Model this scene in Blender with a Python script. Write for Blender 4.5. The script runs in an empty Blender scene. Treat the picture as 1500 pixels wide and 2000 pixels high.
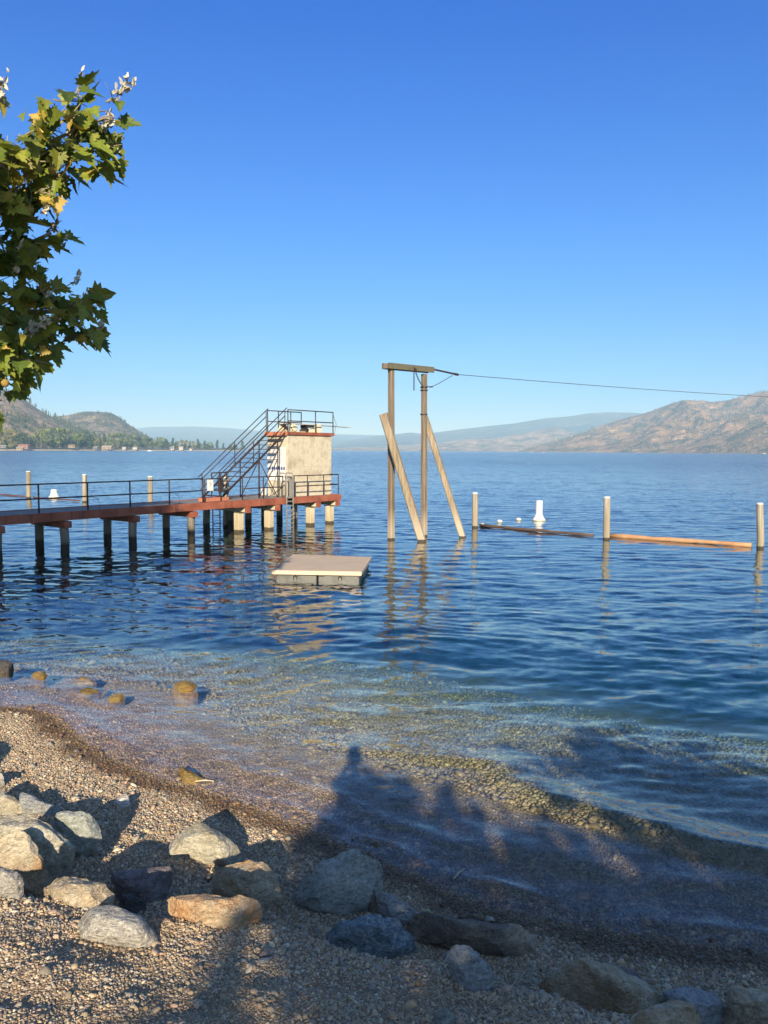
import bpy, bmesh, math, random
import numpy as np
from mathutils import Vector, Matrix, Euler, noise as mnoise

C = bpy.context.scene.collection
SC = bpy.context.scene
R = math.radians

# ------------------------------------------------------------------ camera, sky, sun, exposure
H = 3.7                                   # camera height over the lake
F = 1500.0                                # focal length in pixels of the 1500x2000 photograph
PITCH, ROLL = R(4.574), R(0.32)
camd = bpy.data.cameras.new("camera")
cam = bpy.data.objects.new("camera", camd)
C.objects.link(cam)
camd.sensor_fit = 'VERTICAL'
camd.sensor_height = 36.0
camd.lens = F / 2000.0 * 36.0
camd.clip_start, camd.clip_end = 0.05, 60000.0
CAMROT = (Euler((R(90) - PITCH, 0, 0)).to_matrix() @ Matrix.Rotation(ROLL, 3, 'Z'))
cam.matrix_world = Matrix.Translation((0, 0, H)) @ CAMROT.to_4x4()
SC.camera = cam

SUN_EL, SUN_AZ = R(21.4), R(2.2)          # the sun stands behind the camera, a little to the right
LDIR = Vector((-math.sin(SUN_AZ) * math.cos(SUN_EL), math.cos(SUN_AZ) * math.cos(SUN_EL), -math.sin(SUN_EL)))
sund = bpy.data.lights.new("sun", 'SUN')
sund.energy = 5.0
sund.angle = R(0.5)
sund.color = (1.0, 0.85, 0.63)
sun = bpy.data.objects.new("sun", sund)
sun.rotation_euler = LDIR.to_track_quat('-Z', 'Y').to_euler()
sun.location = (5, -60, 40)
C.objects.link(sun)

W = bpy.data.worlds.new("World")
SC.world = W
W.use_nodes = True
wn = W.node_tree
wn.nodes.clear()
sky = wn.nodes.new('ShaderNodeTexSky')
sky.sky_type = 'NISHITA'
sky.sun_disc = False
sky.sun_elevation = SUN_EL
sky.sun_rotation = R(180) - SUN_AZ
sky.altitude = 350
sky.air_density, sky.dust_density, sky.ozone_density = 1.0, 0.2, 3.0
# the clear deep blue of this sky: the physical sky, its colour balanced by elevation on the side away from the sun
tc = wn.nodes.new('ShaderNodeTexCoord')
sp = wn.nodes.new('ShaderNodeSeparateXYZ')
wn.links.new(tc.outputs['Generated'], sp.inputs[0])
cr = wn.nodes.new('ShaderNodeValToRGB')
EL = [(0.0, (.18, .335, .69)), (.052, (.21, .36, .63)), (.122, (.20, .40, .64)), (.242, (.15, .42, .78)), (.485, (.035, .34, .90)), (.80, (.48, .60, .72))]
while len(cr.color_ramp.elements) < len(EL):
    cr.color_ramp.elements.new(0.5)
for e_, (p_, c_) in zip(cr.color_ramp.elements, EL):
    e_.position = p_
    e_.color = c_ + (1,)
wn.links.new(sp.outputs[2], cr.inputs[0])
side_ = wn.nodes.new('ShaderNodeMapRange')
side_.inputs[1].default_value, side_.inputs[2].default_value = -0.35, 0.25
wn.links.new(sp.outputs[1], side_.inputs[0])
mxs = wn.nodes.new('ShaderNodeMix')
mxs.data_type = 'RGBA'
mxs.inputs[6].default_value = (.92, .91, .92, 1)
wn.links.new(side_.outputs[0], mxs.inputs[0])
wn.links.new(cr.outputs[0], mxs.inputs[7])
mul = wn.nodes.new('ShaderNodeMix')
mul.data_type = 'RGBA'
mul.blend_type = 'MULTIPLY'
mul.inputs[0].default_value = 1.0
wn.links.new(sky.outputs[0], mul.inputs[6])
wn.links.new(mxs.outputs[2], mul.inputs[7])
bg = wn.nodes.new('ShaderNodeBackground')
bg.inputs['Strength'].default_value = 0.13
wo = wn.nodes.new('ShaderNodeOutputWorld')
wn.links.new(mul.outputs[2], bg.inputs[0])
wn.links.new(bg.outputs[0], wo.inputs[0])

SC.view_settings.view_transform = 'Standard'
SC.view_settings.look = 'None'
SC.view_settings.exposure = 0.70
SC.view_settings.gamma = 1.0
SC.render.engine = 'CYCLES'
SC.cycles.use_denoising = True
SC.cycles.max_bounces = 8
SC.cycles.diffuse_bounces = 2
SC.cycles.glossy_bounces = 3
SC.cycles.transparent_max_bounces = 12
SC.cycles.transmission_bounces = 4
SC.cycles.volume_bounces = 0
SC.cycles.caustics_reflective = False
SC.cycles.caustics_refractive = False
SC.cycles.sample_clamp_indirect = 4.0

# ------------------------------------------------------------------ camera mathematics
CM = np.array(CAMROT)


def ray(px, py):
    d = np.array([(px - 750.0) / F, -(py - 1000.0) / F, -1.0])
    return CM @ d


def at_depth(px, py, d):
    """world point seen at a photo pixel, d metres forward of the camera (along +Y)"""
    r = ray(px, py)
    return np.array([0, 0, H]) + r * (d / r[1])


def on_z(px, py, z=0.0):
    r = ray(px, py)
    return np.array([0, 0, H]) + r * ((z - H) / r[2])


def project(P):
    P = np.asarray(P, float) - np.array([0, 0, H])
    q = P @ CM
    return 750 + F * q[..., 0] / -q[..., 2], 1000 - F * q[..., 1] / -q[..., 2]


def hz(px):
    return 880.0 + (px - 750.0) * math.tan(ROLL)


# ------------------------------------------------------------------ numpy noise
def _hash(ix, iy, seed):
    n = (ix.astype(np.int64) * 374761393 + iy.astype(np.int64) * 668265263 + seed * 974634777) & 0xFFFFFFFF
    n = ((n ^ (n >> 13)) * 1274126177) & 0xFFFFFFFF
    n = n ^ (n >> 16)
    return (n & 0xFFFFFF) / float(0xFFFFFF)


def vnoise(x, y, seed=0):
    ix, iy = np.floor(x), np.floor(y)
    fx, fy = x - ix, y - iy
    fx, fy = fx * fx * (3 - 2 * fx), fy * fy * (3 - 2 * fy)
    a, b = _hash(ix, iy, seed), _hash(ix + 1, iy, seed)
    c, d = _hash(ix, iy + 1, seed), _hash(ix + 1, iy + 1, seed)
    return (a + (b - a) * fx) * (1 - fy) + (c + (d - c) * fx) * fy


def fbm(x, y, oct=4, seed=0, ridged=False):
    s, a, t = 0.0, 1.0, 0.0
    for k in range(oct):
        v = vnoise(x * 2 ** k + 17.3 * k, y * 2 ** k - 9.1 * k, seed + k)
        if ridged:
            v = 1 - abs(2 * v - 1)
        s = s + a * v
        t += a
        a *= 0.5
    return s / t


def sstep(a, b, x):
    t = np.clip((x - a) / (b - a), 0, 1)
    return t * t * (3 - 2 * t)


# ------------------------------------------------------------------ material helpers
def lin(h):
    v = [int(h[i:i + 2], 16) / 255 for i in (0, 2, 4)]
    return tuple((x / 12.92 if x <= 0.04045 else ((x + 0.055) / 1.055) ** 2.4) for x in v) + (1.0,)


def rgba(c):
    if isinstance(c, str):
        return lin(c)
    return tuple(c) + (1.0,) if len(c) == 3 else tuple(c)


class NT:
    def __init__(self, name):
        self.m = bpy.data.materials.new(name)
        self.m.use_nodes = True
        self.t = self.m.node_tree
        self.t.nodes.clear()
        self.out = self.t.nodes.new('ShaderNodeOutputMaterial')

    def n(self, typ, **kw):
        nd = self.t.nodes.new('ShaderNode' + typ)
        for k, v in kw.items():
            if k.startswith('i_'):
                key = k[2:]
                key = int(key) if key.isdigit() else key.replace('_', ' ')
                self.set(nd.inputs[key], v)
            else:
                setattr(nd, k, v)
        return nd

    def set(self, sock, v):
        if isinstance(v, bpy.types.NodeSocket):
            self.t.links.new(v, sock)
        else:
            sock.default_value = v

    def math(self, op, a, b=0.0, c=0.0, clamp=False):
        nd = self.t.nodes.new('ShaderNodeMath')
        nd.operation = op
        nd.use_clamp = clamp
        for i, v in enumerate((a, b, c)):
            self.set(nd.inputs[i], v)
        return nd.outputs[0]

    def vmath(self, op, a, b=None, scale=None):
        nd = self.t.nodes.new('ShaderNodeVectorMath')
        nd.operation = op
        self.set(nd.inputs[0], a)
        if b is not None:
            self.set(nd.inputs[1], b)
        if scale is not None:
            self.set(nd.inputs['Scale'], scale)
        return nd.outputs['Value'] if op in ('DOT_PRODUCT', 'LENGTH', 'DISTANCE') else nd.outputs[0]

    def mix(self, f, a, b, mode='MIX'):
        nd = self.t.nodes.new('ShaderNodeMix')
        nd.data_type = 'RGBA'
        nd.blend_type = mode
        self.set(nd.inputs[0], f)
        self.set(nd.inputs[6], a if isinstance(a, bpy.types.NodeSocket) else rgba(a))
        self.set(nd.inputs[7], b if isinstance(b, bpy.types.NodeSocket) else rgba(b))
        return nd.outputs[2]

    def noise(self, vec, scale, detail=4, rough=0.55, w=None, dist=0.0):
        nd = self.t.nodes.new('ShaderNodeTexNoise')
        if w is not None:
            nd.noise_dimensions = '4D'
            self.set(nd.inputs['W'], w)
        self.set(nd.inputs['Vector'], vec)
        nd.inputs['Scale'].default_value = scale
        nd.inputs['Detail'].default_value = detail
        nd.inputs['Roughness'].default_value = rough
        nd.inputs['Distortion'].default_value = dist
        return nd

    def ramp(self, fac, stops, interp='LINEAR'):
        nd = self.t.nodes.new('ShaderNodeValToRGB')
        nd.color_ramp.interpolation = interp
        el = nd.color_ramp.elements
        while len(el) < len(stops):
            el.new(0.5)
        for e, (p, c) in zip(el, stops):
            e.position = p
            e.color = rgba(c) if not isinstance(c, (int, float)) else (c, c, c, 1)
        self.set(nd.inputs[0], fac)
        return nd.outputs[0]

    def scale(self, vec, s):
        nd = self.t.nodes.new('ShaderNodeMapping')
        self.set(nd.inputs['Vector'], vec)
        nd.inputs['Scale'].default_value = s
        return nd.outputs[0]

    def bump(self, h, strength=0.5, dist=0.02, normal=None):
        nd = self.t.nodes.new('ShaderNodeBump')
        nd.inputs['Strength'].default_value = strength
        nd.inputs['Distance'].default_value = dist
        self.set(nd.inputs['Height'], h)
        if normal is not None:
            self.set(nd.inputs['Normal'], normal)
        return nd.outputs[0]

    def bsdf(self, col, rough=0.7, normal=None, metal=0.0, spec=0.5):
        nd = self.t.nodes.new('ShaderNodeBsdfPrincipled')
        self.set(nd.inputs['Base Color'], col if isinstance(col, bpy.types.NodeSocket) else rgba(col))
        self.set(nd.inputs['Roughness'], rough)
        nd.inputs['Metallic'].default_value = metal
        nd.inputs['Specular IOR Level'].default_value = spec
        if normal is not None:
            self.set(nd.inputs['Normal'], normal)
        self.t.links.new(nd.outputs[0], self.out.inputs['Surface'])
        return nd

    def pos(self):
        return self.n('NewGeometry').outputs['Position']

    def obj(self):
        return self.n('TexCoord').outputs['Object']

    def rnd(self):
        return self.n('ObjectInfo').outputs['Random']


def mottled(name, cols, scale=3.0, rough=0.75, bump=0.4, bdist=0.02, stretch=(1, 1, 1), fine=40.0, spec=0.4):
    """a surface of several tones of one stuff, with fine grain"""
    m = NT(name)
    v = m.scale(m.obj(), stretch)
    w = m.math('MULTIPLY', m.rnd(), 20.0)
    n1 = m.noise(v, scale, 6, 0.6, w)
    n2 = m.noise(v, fine, 3, 0.6, w)
    k = len(cols)
    c = m.ramp(n1.outputs[0], [(0.28 + 0.44 * i / max(1, k - 1), cols[i]) for i in range(k)])
    g = m.ramp(n2.outputs[0], [(0.3, 0.78), (0.7, 1.12)])
    c = m.mix(1.0, c, g, 'MULTIPLY')
    h = m.math('ADD', m.math('MULTIPLY', n1.outputs[0], 1.5), n2.outputs[0])
    m.bsdf(c, rough, m.bump(h, bump, bdist), spec=spec)
    return m.m


# ------------------------------------------------------------------ mesh helpers
class MB:
    def __init__(self):
        self.v, self.f = [], []

    def add(self, vs, fs):
        o = len(self.v)
        self.v.extend([tuple(map(float, p)) for p in vs])
        self.f.extend([tuple(i + o for i in q) for q in fs])
        return self

    def prism(self, quad, up):
        """quad: 4 points, up: vector"""
        q = [Vector(p) for p in quad]
        u = Vector(up)
        vs = q + [p + u for p in q]
        return self.add(vs, [(3, 2, 1, 0), (4, 5, 6, 7), (0, 1, 5, 4), (1, 2, 6, 5), (2, 3, 7, 6), (3, 0, 4, 7)])

    def bar(self, a, b, w, h, up=(0, 0, 1)):
        """rectangular bar from a to b, w across, h along the up direction, centred"""
        a, b = Vector(a), Vector(b)
        d = (b - a).normalized()
        s = d.cross(Vector(up))
        if s.length < 1e-4:
            s = d.cross(Vector((1, 0, 0)))
        s.normalize()
        t = s.cross(d).normalized()
        s *= w / 2
        t *= h / 2
        vs = [a - s - t, a + s - t, a + s + t, a - s + t, b - s - t, b + s - t, b + s + t, b - s + t]
        return self.add(vs, [(0, 1, 2, 3), (7, 6, 5, 4), (4, 5, 1, 0), (5, 6, 2, 1), (6, 7, 3, 2), (7, 4, 0, 3)])

    def tube(self, pts, rad, n=8, cap=True):
        pts = [Vector(p) for p in pts]
        rads = rad if isinstance(rad, (list, tuple)) else [rad] * len(pts)
        o = len(self.v)
        prev = None
        for i, p in enumerate(pts):
            d = (pts[min(i + 1, len(pts) - 1)] - pts[max(i - 1, 0)]).normalized()
            if prev is None:
                s = d.cross(Vector((0, 0, 1)))
                if s.length < 1e-3:
                    s = d.cross(Vector((1, 0, 0)))
            else:
                s = prev - d * prev.dot(d)
            s.normalize()
            prev = s
            t = d.cross(s)
            for k in range(n):
                a = 2 * math.pi * k / n
                self.v.append(tuple(p + (s * math.cos(a) + t * math.sin(a)) * rads[i]))
        for i in range(len(pts) - 1):
            for k in range(n):
                a, b = o + i * n + k, o + i * n + (k + 1) % n
                self.f.append((a, b, b + n, a + n))
        if cap:
            self.f.append(tuple(o + k for k in range(n))[::-1])
            self.f.append(tuple(o + (len(pts) - 1) * n + k for k in range(n)))
        return self

    def lathe(self, c, prof, n=16):
        o = len(self.v)
        for (r, z) in prof:
            for k in range(n):
                a = 2 * math.pi * k / n
                self.v.append((c[0] + r * math.cos(a), c[1] + r * math.sin(a), c[2] + z))
        for i in range(len(prof) - 1):
            for k in range(n):
                a, b = o + i * n + k, o + i * n + (k + 1) % n
                self.f.append((a, b, b + n, a + n))
        self.f.append(tuple(o + k for k in range(n))[::-1])
        self.f.append(tuple(o + (len(prof) - 1) * n + k for k in range(n)))
        return self


def fast_mesh(name, V, T, smooth=True):
    """mesh from numpy arrays: V (n,3), T (m,3 or 4)"""
    me = bpy.data.meshes.new(name)
    V = np.ascontiguousarray(V, dtype=np.float32)
    T = np.ascontiguousarray(T, dtype=np.int32)
    k = T.shape[1]
    me.vertices.add(len(V))
    me.vertices.foreach_set('co', V.ravel())
    me.loops.add(T.size)
    me.loops.foreach_set('vertex_index', T.ravel())
    me.polygons.add(len(T))
    me.polygons.foreach_set('loop_start', np.arange(0, T.size, k, dtype=np.int32))
    me.polygons.foreach_set('use_smooth', np.full(len(T), smooth, dtype=bool))
    me.update(calc_edges=True)
    return me


def set_cols(me, col):
    a = me.color_attributes.new('Col', 'FLOAT_COLOR', 'POINT')
    col = np.ascontiguousarray(np.concatenate([col, np.ones((len(col), 1))], 1), dtype=np.float32)
    a.data.foreach_set('color', col.ravel())


def thing(name, label, cat, loc=(0, 0, 0), group=None):
    o = bpy.data.objects.new(name, None)
    o.empty_display_size = 0.2
    o.location = tuple(map(float, loc))
    C.objects.link(o)
    o['label'], o['category'] = label, cat
    if group:
        o['group'] = group
    return o


def tag(o, label=None, cat=None, group=None, kind=None):
    for k, v in (('label', label), ('category', cat), ('group', group), ('kind', kind)):
        if v:
            o[k] = v
    return o


def root_loc(o):
    p = Vector((0, 0, 0))
    while o is not None:
        p += o.location
        o = o.parent
    return p


def obj(name, mb, mat, parent=None, smooth=False, loc=None, bevel=0.0):
    """one mesh object; geometry given in world coordinates"""
    if isinstance(mb, MB):
        me = bpy.data.meshes.new(name)
        me.from_pydata(mb.v, [], mb.f)
        me.update()
        if smooth:
            me.polygons.foreach_set('use_smooth', [True] * len(me.polygons))
    else:
        me = mb
    me.materials.append(mat)
    o = bpy.data.objects.new(name, me)
    C.objects.link(o)
    off = Vector((0, 0, 0))
    if parent is not None:
        o.parent = parent
        off = root_loc(parent)
    elif loc is not None:
        o.location = tuple(map(float, loc))
        off = Vector(o.location)
    if off.length > 0:
        me.transform(Matrix.Translation(-off))
    if bevel:
        b = o.modifiers.new('bevel', 'BEVEL')
        b.width = bevel
        b.segments = 2
        b.limit_method = 'ANGLE'
    return o


rng = np.random.default_rng(7)
random.seed(7)

# ------------------------------------------------------------------ the shore and the ground
SHORE_PX = [(0, 1381), (60, 1386), (100, 1396), (130, 1420), (165, 1450), (205, 1477), (260, 1503), (320, 1528), (365, 1538),
            (430, 1556), (500, 1583), (560, 1606), (610, 1628), (660, 1648), (710, 1668), (760, 1690), (820, 1716), (900, 1752),
            (960, 1775), (1030, 1792), (1110, 1808), (1200, 1822), (1300, 1836), (1400, 1850), (1500, 1864)]
SHORE = [(-90.0, 8.0), (-40.0, 14.5), (-22.0, 15.0), (-13.0, 13.2), (-8.5, 12.0)]
SHORE += [tuple(on_z(*p)[:2]) for p in SHORE_PX]
SHORE += [(3.6, 5.0), (6.0, 4.2), (10.0, 3.2), (20.0, 2.0), (90.0, 6.0)]
SHORE = np.array(SHORE)


def sdist(x, y, line=SHORE):
    """signed distance to the waterline, positive on land"""
    x, y = np.asarray(x, float), np.asarray(y, float)
    best = np.full(x.shape, 1e18)
    sgn = np.ones(x.shape)
    for (ax, ay), (bx, by) in zip(line[:-1], line[1:]):
        dx, dy = bx - ax, by - ay
        t = np.clip(((x - ax) * dx + (y - ay) * dy) / (dx * dx + dy * dy), 0, 1)
        ex, ey = x - ax - t * dx, y - ay - t * dy
        d = ex * ex + ey * ey
        cr = dx * (y - ay) - dy * (x - ax)
        m = d < best - 1e-12
        best = np.where(m, d, best)
        sgn = np.where(m, np.where(cr < 0, 1.0, -1.0), sgn)
    return np.sqrt(best) * sgn


# edge of the upper gravel terrace that the row of boulders holds up
TERR = np.array([(-60., 5.0), (-12., 7.2), (-6.0, 6.6)] + [tuple(on_z(px_, py_, z_)[:2]) for px_, py_, z_ in
                [(-120, 1715, 1.1), (0, 1722, 1.05), (70, 1728, 1.05), (150, 1738, 1.0), (235, 1756, 1.0), (310, 1758, 1.0), (400, 1764, 1.0), (500, 1776, .95), (580, 1795, .9), (650, 1830, .9),
                 (740, 1850, .85), (830, 1848, .85), (900, 1880, .8), (970, 1915, .8), (1090, 1925, .75), (1180, 1960, .75), (1280, 1985, .75), (1400, 2010, .75)]] + [(2.6, 2.6), (6., 1.2), (60., 0.)])


def gz(x, y):
    x, y = np.asarray(x, float), np.asarray(y, float)
    s = sdist(x, y)
    sT = sdist(x, y, TERR)
    land = 0.205 * np.clip(s, 0, 6.2) + 0.02 * np.clip(s - 7, 0, 40)
    land = land + 0.36 * sstep(-0.30, 0.04, sT + (fbm(x * 1.7, y * 1.7, 3, 15) - .5) * .3) + 0.03 * np.clip(sT, 0, 2.8)
    land = land + 0.28 * np.exp(-(x / 1.1) ** 2 - ((y + .5) / 1.0) ** 2)
    u = np.clip(-s, 0, None)
    bed = -np.minimum(0.10 * u + 0.020 * np.clip(u, 0, 30) ** 1.62, 5.5)
    z = np.where(s > 0, land, bed)
    amp = sstep(0.2, 1.8, s)
    z = z + amp * ((fbm(x * 1.1, y * 1.1, 4, 3) - 0.5) * 0.13 + (fbm(x * 3.6, y * 3.6, 3, 9) - 0.5) * 0.075)
    z = z + sstep(0.3, 3, u) * (fbm(x * 0.6, y * 0.6, 3, 5) - 0.5) * 0.22
    return z


def hit_ground(px, py):
    r = ray(px, py)
    ys = np.arange(1.5, 25, 0.01)
    P = np.array([0, 0, H]) + np.outer(ys / r[1], r)
    g = gz(P[:, 0], P[:, 1])
    k = np.argmax(P[:, 2] < g)
    return P[k]


def axis(lo, hi, step, far_lo, far_hi, grow=1.18):
    a = list(np.arange(lo, hi + 1e-6, step))
    s, x = step, a[-1]
    while x < far_hi:
        s *= grow
        x += s
        a.append(x)
    s, x, b = step, a[0], []
    while x > far_lo:
        s *= grow
        x -= s
        b.append(x)
    return np.array(b[::-1] + a)


gx, gy = axis(-8, 7, 0.045, -400, 400), axis(1, 13, 0.045, -60, 420)
GX, GY = np.meshgrid(gx, gy)
GZ = gz(GX, GY)
V = np.stack([GX.ravel(), GY.ravel(), GZ.ravel()], 1)
nx, ny = len(gx), len(gy)
idx = np.arange(nx * ny).reshape(ny, nx)
Q = np.stack([idx[:-1, :-1].ravel(), idx[:-1, 1:].ravel(), idx[1:, 1:].ravel(), idx[1:, :-1].ravel()], 1)
m = NT('gravel_ground')
p = m.pos()
vor = m.n('TexVoronoi', i_Vector=p, i_Scale=75.0)
n1 = m.noise(p, 0.7, 4)
n2 = m.noise(p, 160.0, 3)
sep = m.n('SeparateColor', i_Color=vor.outputs['Color'])
pal = m.ramp(sep.outputs[0], [(0.0, '6b6258'), (0.2, '8d7c69'), (0.4, 'a08a74'), (0.55, '77706a'), (0.7, '9a7f6e'), (0.85, 'b5a48d'), (1.0, '5c554e')])
c = m.mix(0.5, pal, m.mix(n2.outputs[0], '7a6850', 'a48d70'))
c = m.mix(m.math('MULTIPLY', n1.outputs[0], 0.5), c, '9c8668')
sz = m.n('SeparateXYZ', i_Vector=p)
zz = m.math('ADD', sz.outputs[2], m.math('MULTIPLY', m.math('SUBTRACT', m.noise(p, 2.2, 5).outputs[0], 0.35), 0.16))
wet = m.n('MapRange', i_Value=zz, i_1=0.075, i_2=0.13, i_3=1.0, i_4=0.0).outputs[0]
c = m.mix(m.math('MULTIPLY', wet, 0.62), c, '2a211c')
deep = m.n('MapRange', i_Value=sz.outputs[2], i_1=-0.15, i_2=-1.0, i_3=0.0, i_4=1.0).outputs[0]
silt = m.mix(m.noise(p, 0.35, 5).outputs[0], '858668', 'b3ab8a')
c = m.mix(m.math('MULTIPLY', deep, 0.75), c, silt)
h = m.math('ADD', m.math('MULTIPLY', vor.outputs['Distance'], -1.2), m.math('MULTIPLY', n2.outputs[0], 0.4))
m.bsdf(c, m.math('SUBTRACT', 0.85, m.math('MULTIPLY', wet, 0.4)), m.bump(h, 0.8, 0.02), spec=0.3)
ground = obj('ground', fast_mesh('ground', V, Q), m.m)
tag(ground, kind='structure')


# ------------------------------------------------------------------ pebbles on the beach and on the bed
def ico(sub, cut=-0.55):
    bm = bmesh.new()
    bmesh.ops.create_icosphere(bm, subdivisions=sub, radius=1.0)
    kill = [v for v in bm.verts if v.co.z < cut]
    bmesh.ops.delete(bm, geom=kill, context='VERTS')
    bm.verts.ensure_lookup_table()
    v = np.array([x.co for x in bm.verts])
    f = np.array([[y.index for y in x.verts] for x in bm.faces])
    bm.free()
    return v, f


PAL = np.array([[.48, .38, .26], [.40, .37, .32], [.48, .34, .27], [.19, .17, .15], [.64, .58, .47], [.31, .21, .13],
                [.43, .35, .25], [.31, .29, .26], [.54, .44, .31], [.38, .30, .24], [.56, .49, .39], [.26, .22, .18]])
PALW = np.array([.16, .13, .10, .06, .05, .08, .12, .08, .08, .08, .04, .02])


def pebble_cloud(step, x0, x1, y0, y1, test, size, lift, tmpl, seed):
    g = np.random.default_rng(seed)
    X, Y = np.meshgrid(np.arange(x0, x1, step), np.arange(y0, y1, step))
    X = (X + g.uniform(-.5, .5, X.shape) * step).ravel()
    Y = (Y + g.uniform(-.5, .5, Y.shape) * step).ravel()
    s = sdist(X, Y)
    px, py = project(np.stack([X, Y, np.clip(0.28 * s, -0.5, 2)], 1))
    k = test(X, Y, s, px, py, g)
    X, Y = X[k], Y[k]
    n = len(X)
    Z = gz(X, Y)
    bur = 0.95 * sstep(0.45, 0.54, fbm(X * 1.3 + 4, Y * 2.0, 4, 27)) * sstep(0.0, 0.5, sdist(X, Y, TERR)) * g.uniform(.4, 1.1, n)
    r = size * np.exp(g.normal(0, 0.34, n))
    r = np.where(g.random(n) < 0.03, r * 1.9, r)
    sx, sy, szz = r * g.uniform(.8, 1.35, n), r * g.uniform(.7, 1.0, n), r * g.uniform(.42, .75, n)
    a = g.uniform(0, 2 * math.pi, n)
    tx, ty = g.normal(0, .3, n), g.normal(0, .3, n)
    vs, fs, cs = [], [], []
    ncol = PAL[g.choice(len(PAL), n, p=PALW / PALW.sum())] * np.array([1.04, .99, .89]) * g.uniform(.75, 1.2, (n, 1))
    base = 0
    var = g.integers(0, len(tmpl), n)
    for t, (tv, tf) in enumerate(tmpl):
        q = np.where(var == t)[0]
        if not len(q):
            continue
        P = tv[None] * np.stack([sx[q], sy[q], szz[q]], 1)[:, None, :]
        P[..., 2] += P[..., 0] * tx[q][:, None] + P[..., 1] * ty[q][:, None]
        ca, sa = np.cos(a[q])[:, None], np.sin(a[q])[:, None]
        x = P[..., 0] * ca - P[..., 1] * sa + X[q][:, None]
        y = P[..., 0] * sa + P[..., 1] * ca + Y[q][:, None]
        z = P[..., 2] + (Z[q] + (lift - bur[q]) * szz[q])[:, None]
        vs.append(np.stack([x, y, z], 2).reshape(-1, 3))
        fs.append((tf[None] + (np.arange(len(q)) * len(tv))[:, None, None] + base).reshape(-1, 3))
        cs.append(np.repeat(ncol[q], len(tv), 0))
        base += len(q) * len(tv)
    return vs, fs, cs, base


def warped(t, n, seed):
    g = np.random.default_rng(seed)
    v, f = t
    out = []
    for k in range(n):
        d = g.normal(0, 1, (3, 3))
        w = v.copy()
        for q in d:
            q = q / np.linalg.norm(q)
            w = w * (1 + 0.16 * np.sin(2.2 * (v @ q)[:, None] + g.uniform(0, 6)))
        out.append((w, f))
    return out


T2, T1 = warped(ico(2), 8, 1), warped(ico(1, -0.9), 8, 2)
NEARM = 5.3
VS, FS, CS, off = [], [], [], 0


def inframe(px, py, mx=360, my=160):
    return (px > -mx) & (px < 1500 + mx) & (py < 2000 + my)


for args in (
    (0.0134, -4.2, 4.2, 2.0, 6.2, lambda X, Y, s, px, py, g: inframe(px, py) & (s > -0.6) & (np.hypot(X, Y) < NEARM), 0.0070, 0.22, T2, 11),
    (0.0175, -8, 5, 3.5, 13, lambda X, Y, s, px, py, g: inframe(px, py) & (s > -2.2) & (np.hypot(X, Y) >= NEARM), 0.0096, 0.25, T1, 12),
    (0.038, -10, 10, 3.5, 19, lambda X, Y, s, px, py, g: inframe(px, py) & (s <= -0.6) & (s > -10.5) & ((np.hypot(X, Y) < NEARM) | (s <= -2.2)) & (g.random(X.shape) < np.clip((s + 10.5) / 7.5, 0, 0.8) + 0.25 * (fbm(X * .5, Y * .5, 3, 66) - .5)), 0.021, 0.25, T1, 13),
    (0.20, -5, 4.5, 2.5, 8, lambda X, Y, s, px, py, g: inframe(px, py) & (s > 0.5) & (g.random(X.shape) < 0.5), 0.017, 0.5, T2, 14),
):
    v_, f_, c_, n_ = pebble_cloud(*args)
    VS += v_
    FS += [q + off for q in f_]
    CS += c_
    off += n_
pm = fast_mesh('beach_pebbles', np.concatenate(VS), np.concatenate(FS))
set_cols(pm, np.concatenate(CS))
print('pebble verts', off)
m = NT('pebbles')
p = m.pos()
at = m.n('Attribute', attribute_name='Col')
g2 = m.noise(p, 180.0, 3)
c = m.mix(1.0, at.outputs['Color'], m.ramp(g2.outputs[0], [(0.3, 0.8), (0.7, 1.15)]), 'MULTIPLY')
sz = m.n('SeparateXYZ', i_Vector=p)
dustn = m.noise(p, 1.3, 4, 0.6)
dust = m.n('MapRange', i_Value=dustn.outputs[0], i_1=0.45, i_2=0.62, i_3=0.0, i_4=0.55).outputs[0]
up = m.n('MapRange', i_Value=sz.outputs[2], i_1=0.3, i_2=0.8, i_3=0.25, i_4=1.0).outputs[0]
c = m.mix(m.math('MULTIPLY', dust, up), c, '9a8466')
zz = m.math('ADD', sz.outputs[2], m.math('MULTIPLY', m.math('SUBTRACT', m.noise(p, 2.2, 5).outputs[0], 0.35), 0.16))
wet = m.n('MapRange', i_Value=zz, i_1=0.075, i_2=0.13, i_3=1.0, i_4=0.0).outputs[0]
cw = m.mix(1.0, c, (.33, .265, .195), 'MULTIPLY')
under = m.n('MapRange', i_Value=sz.outputs[2], i_1=0.03, i_2=-0.06, i_3=1.0, i_4=0.0).outputs[0]
c = m.mix(m.math('MULTIPLY', wet, m.math('MAXIMUM', under, 0.62)), c, cw)
alg = m.n('MapRange', i_Value=sz.outputs[2], i_1=-0.02, i_2=-0.35, i_3=0.0, i_4=0.78).outputs[0]
c = m.mix(alg, c, m.mix(m.noise(p, 1.6, 3).outputs[0], '706342', '9c9068'))
m.bsdf(c, m.math('SUBTRACT', 0.8, m.math('MULTIPLY', wet, 0.45)), m.bump(g2.outputs[0], 0.3, 0.004), spec=0.35)
peb = obj('beach_pebbles', pm, m.m)
tag(peb, 'loose mixed grey and tan pebbles covering the beach slope and lake edge', 'pebbles', kind='stuff')

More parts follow.
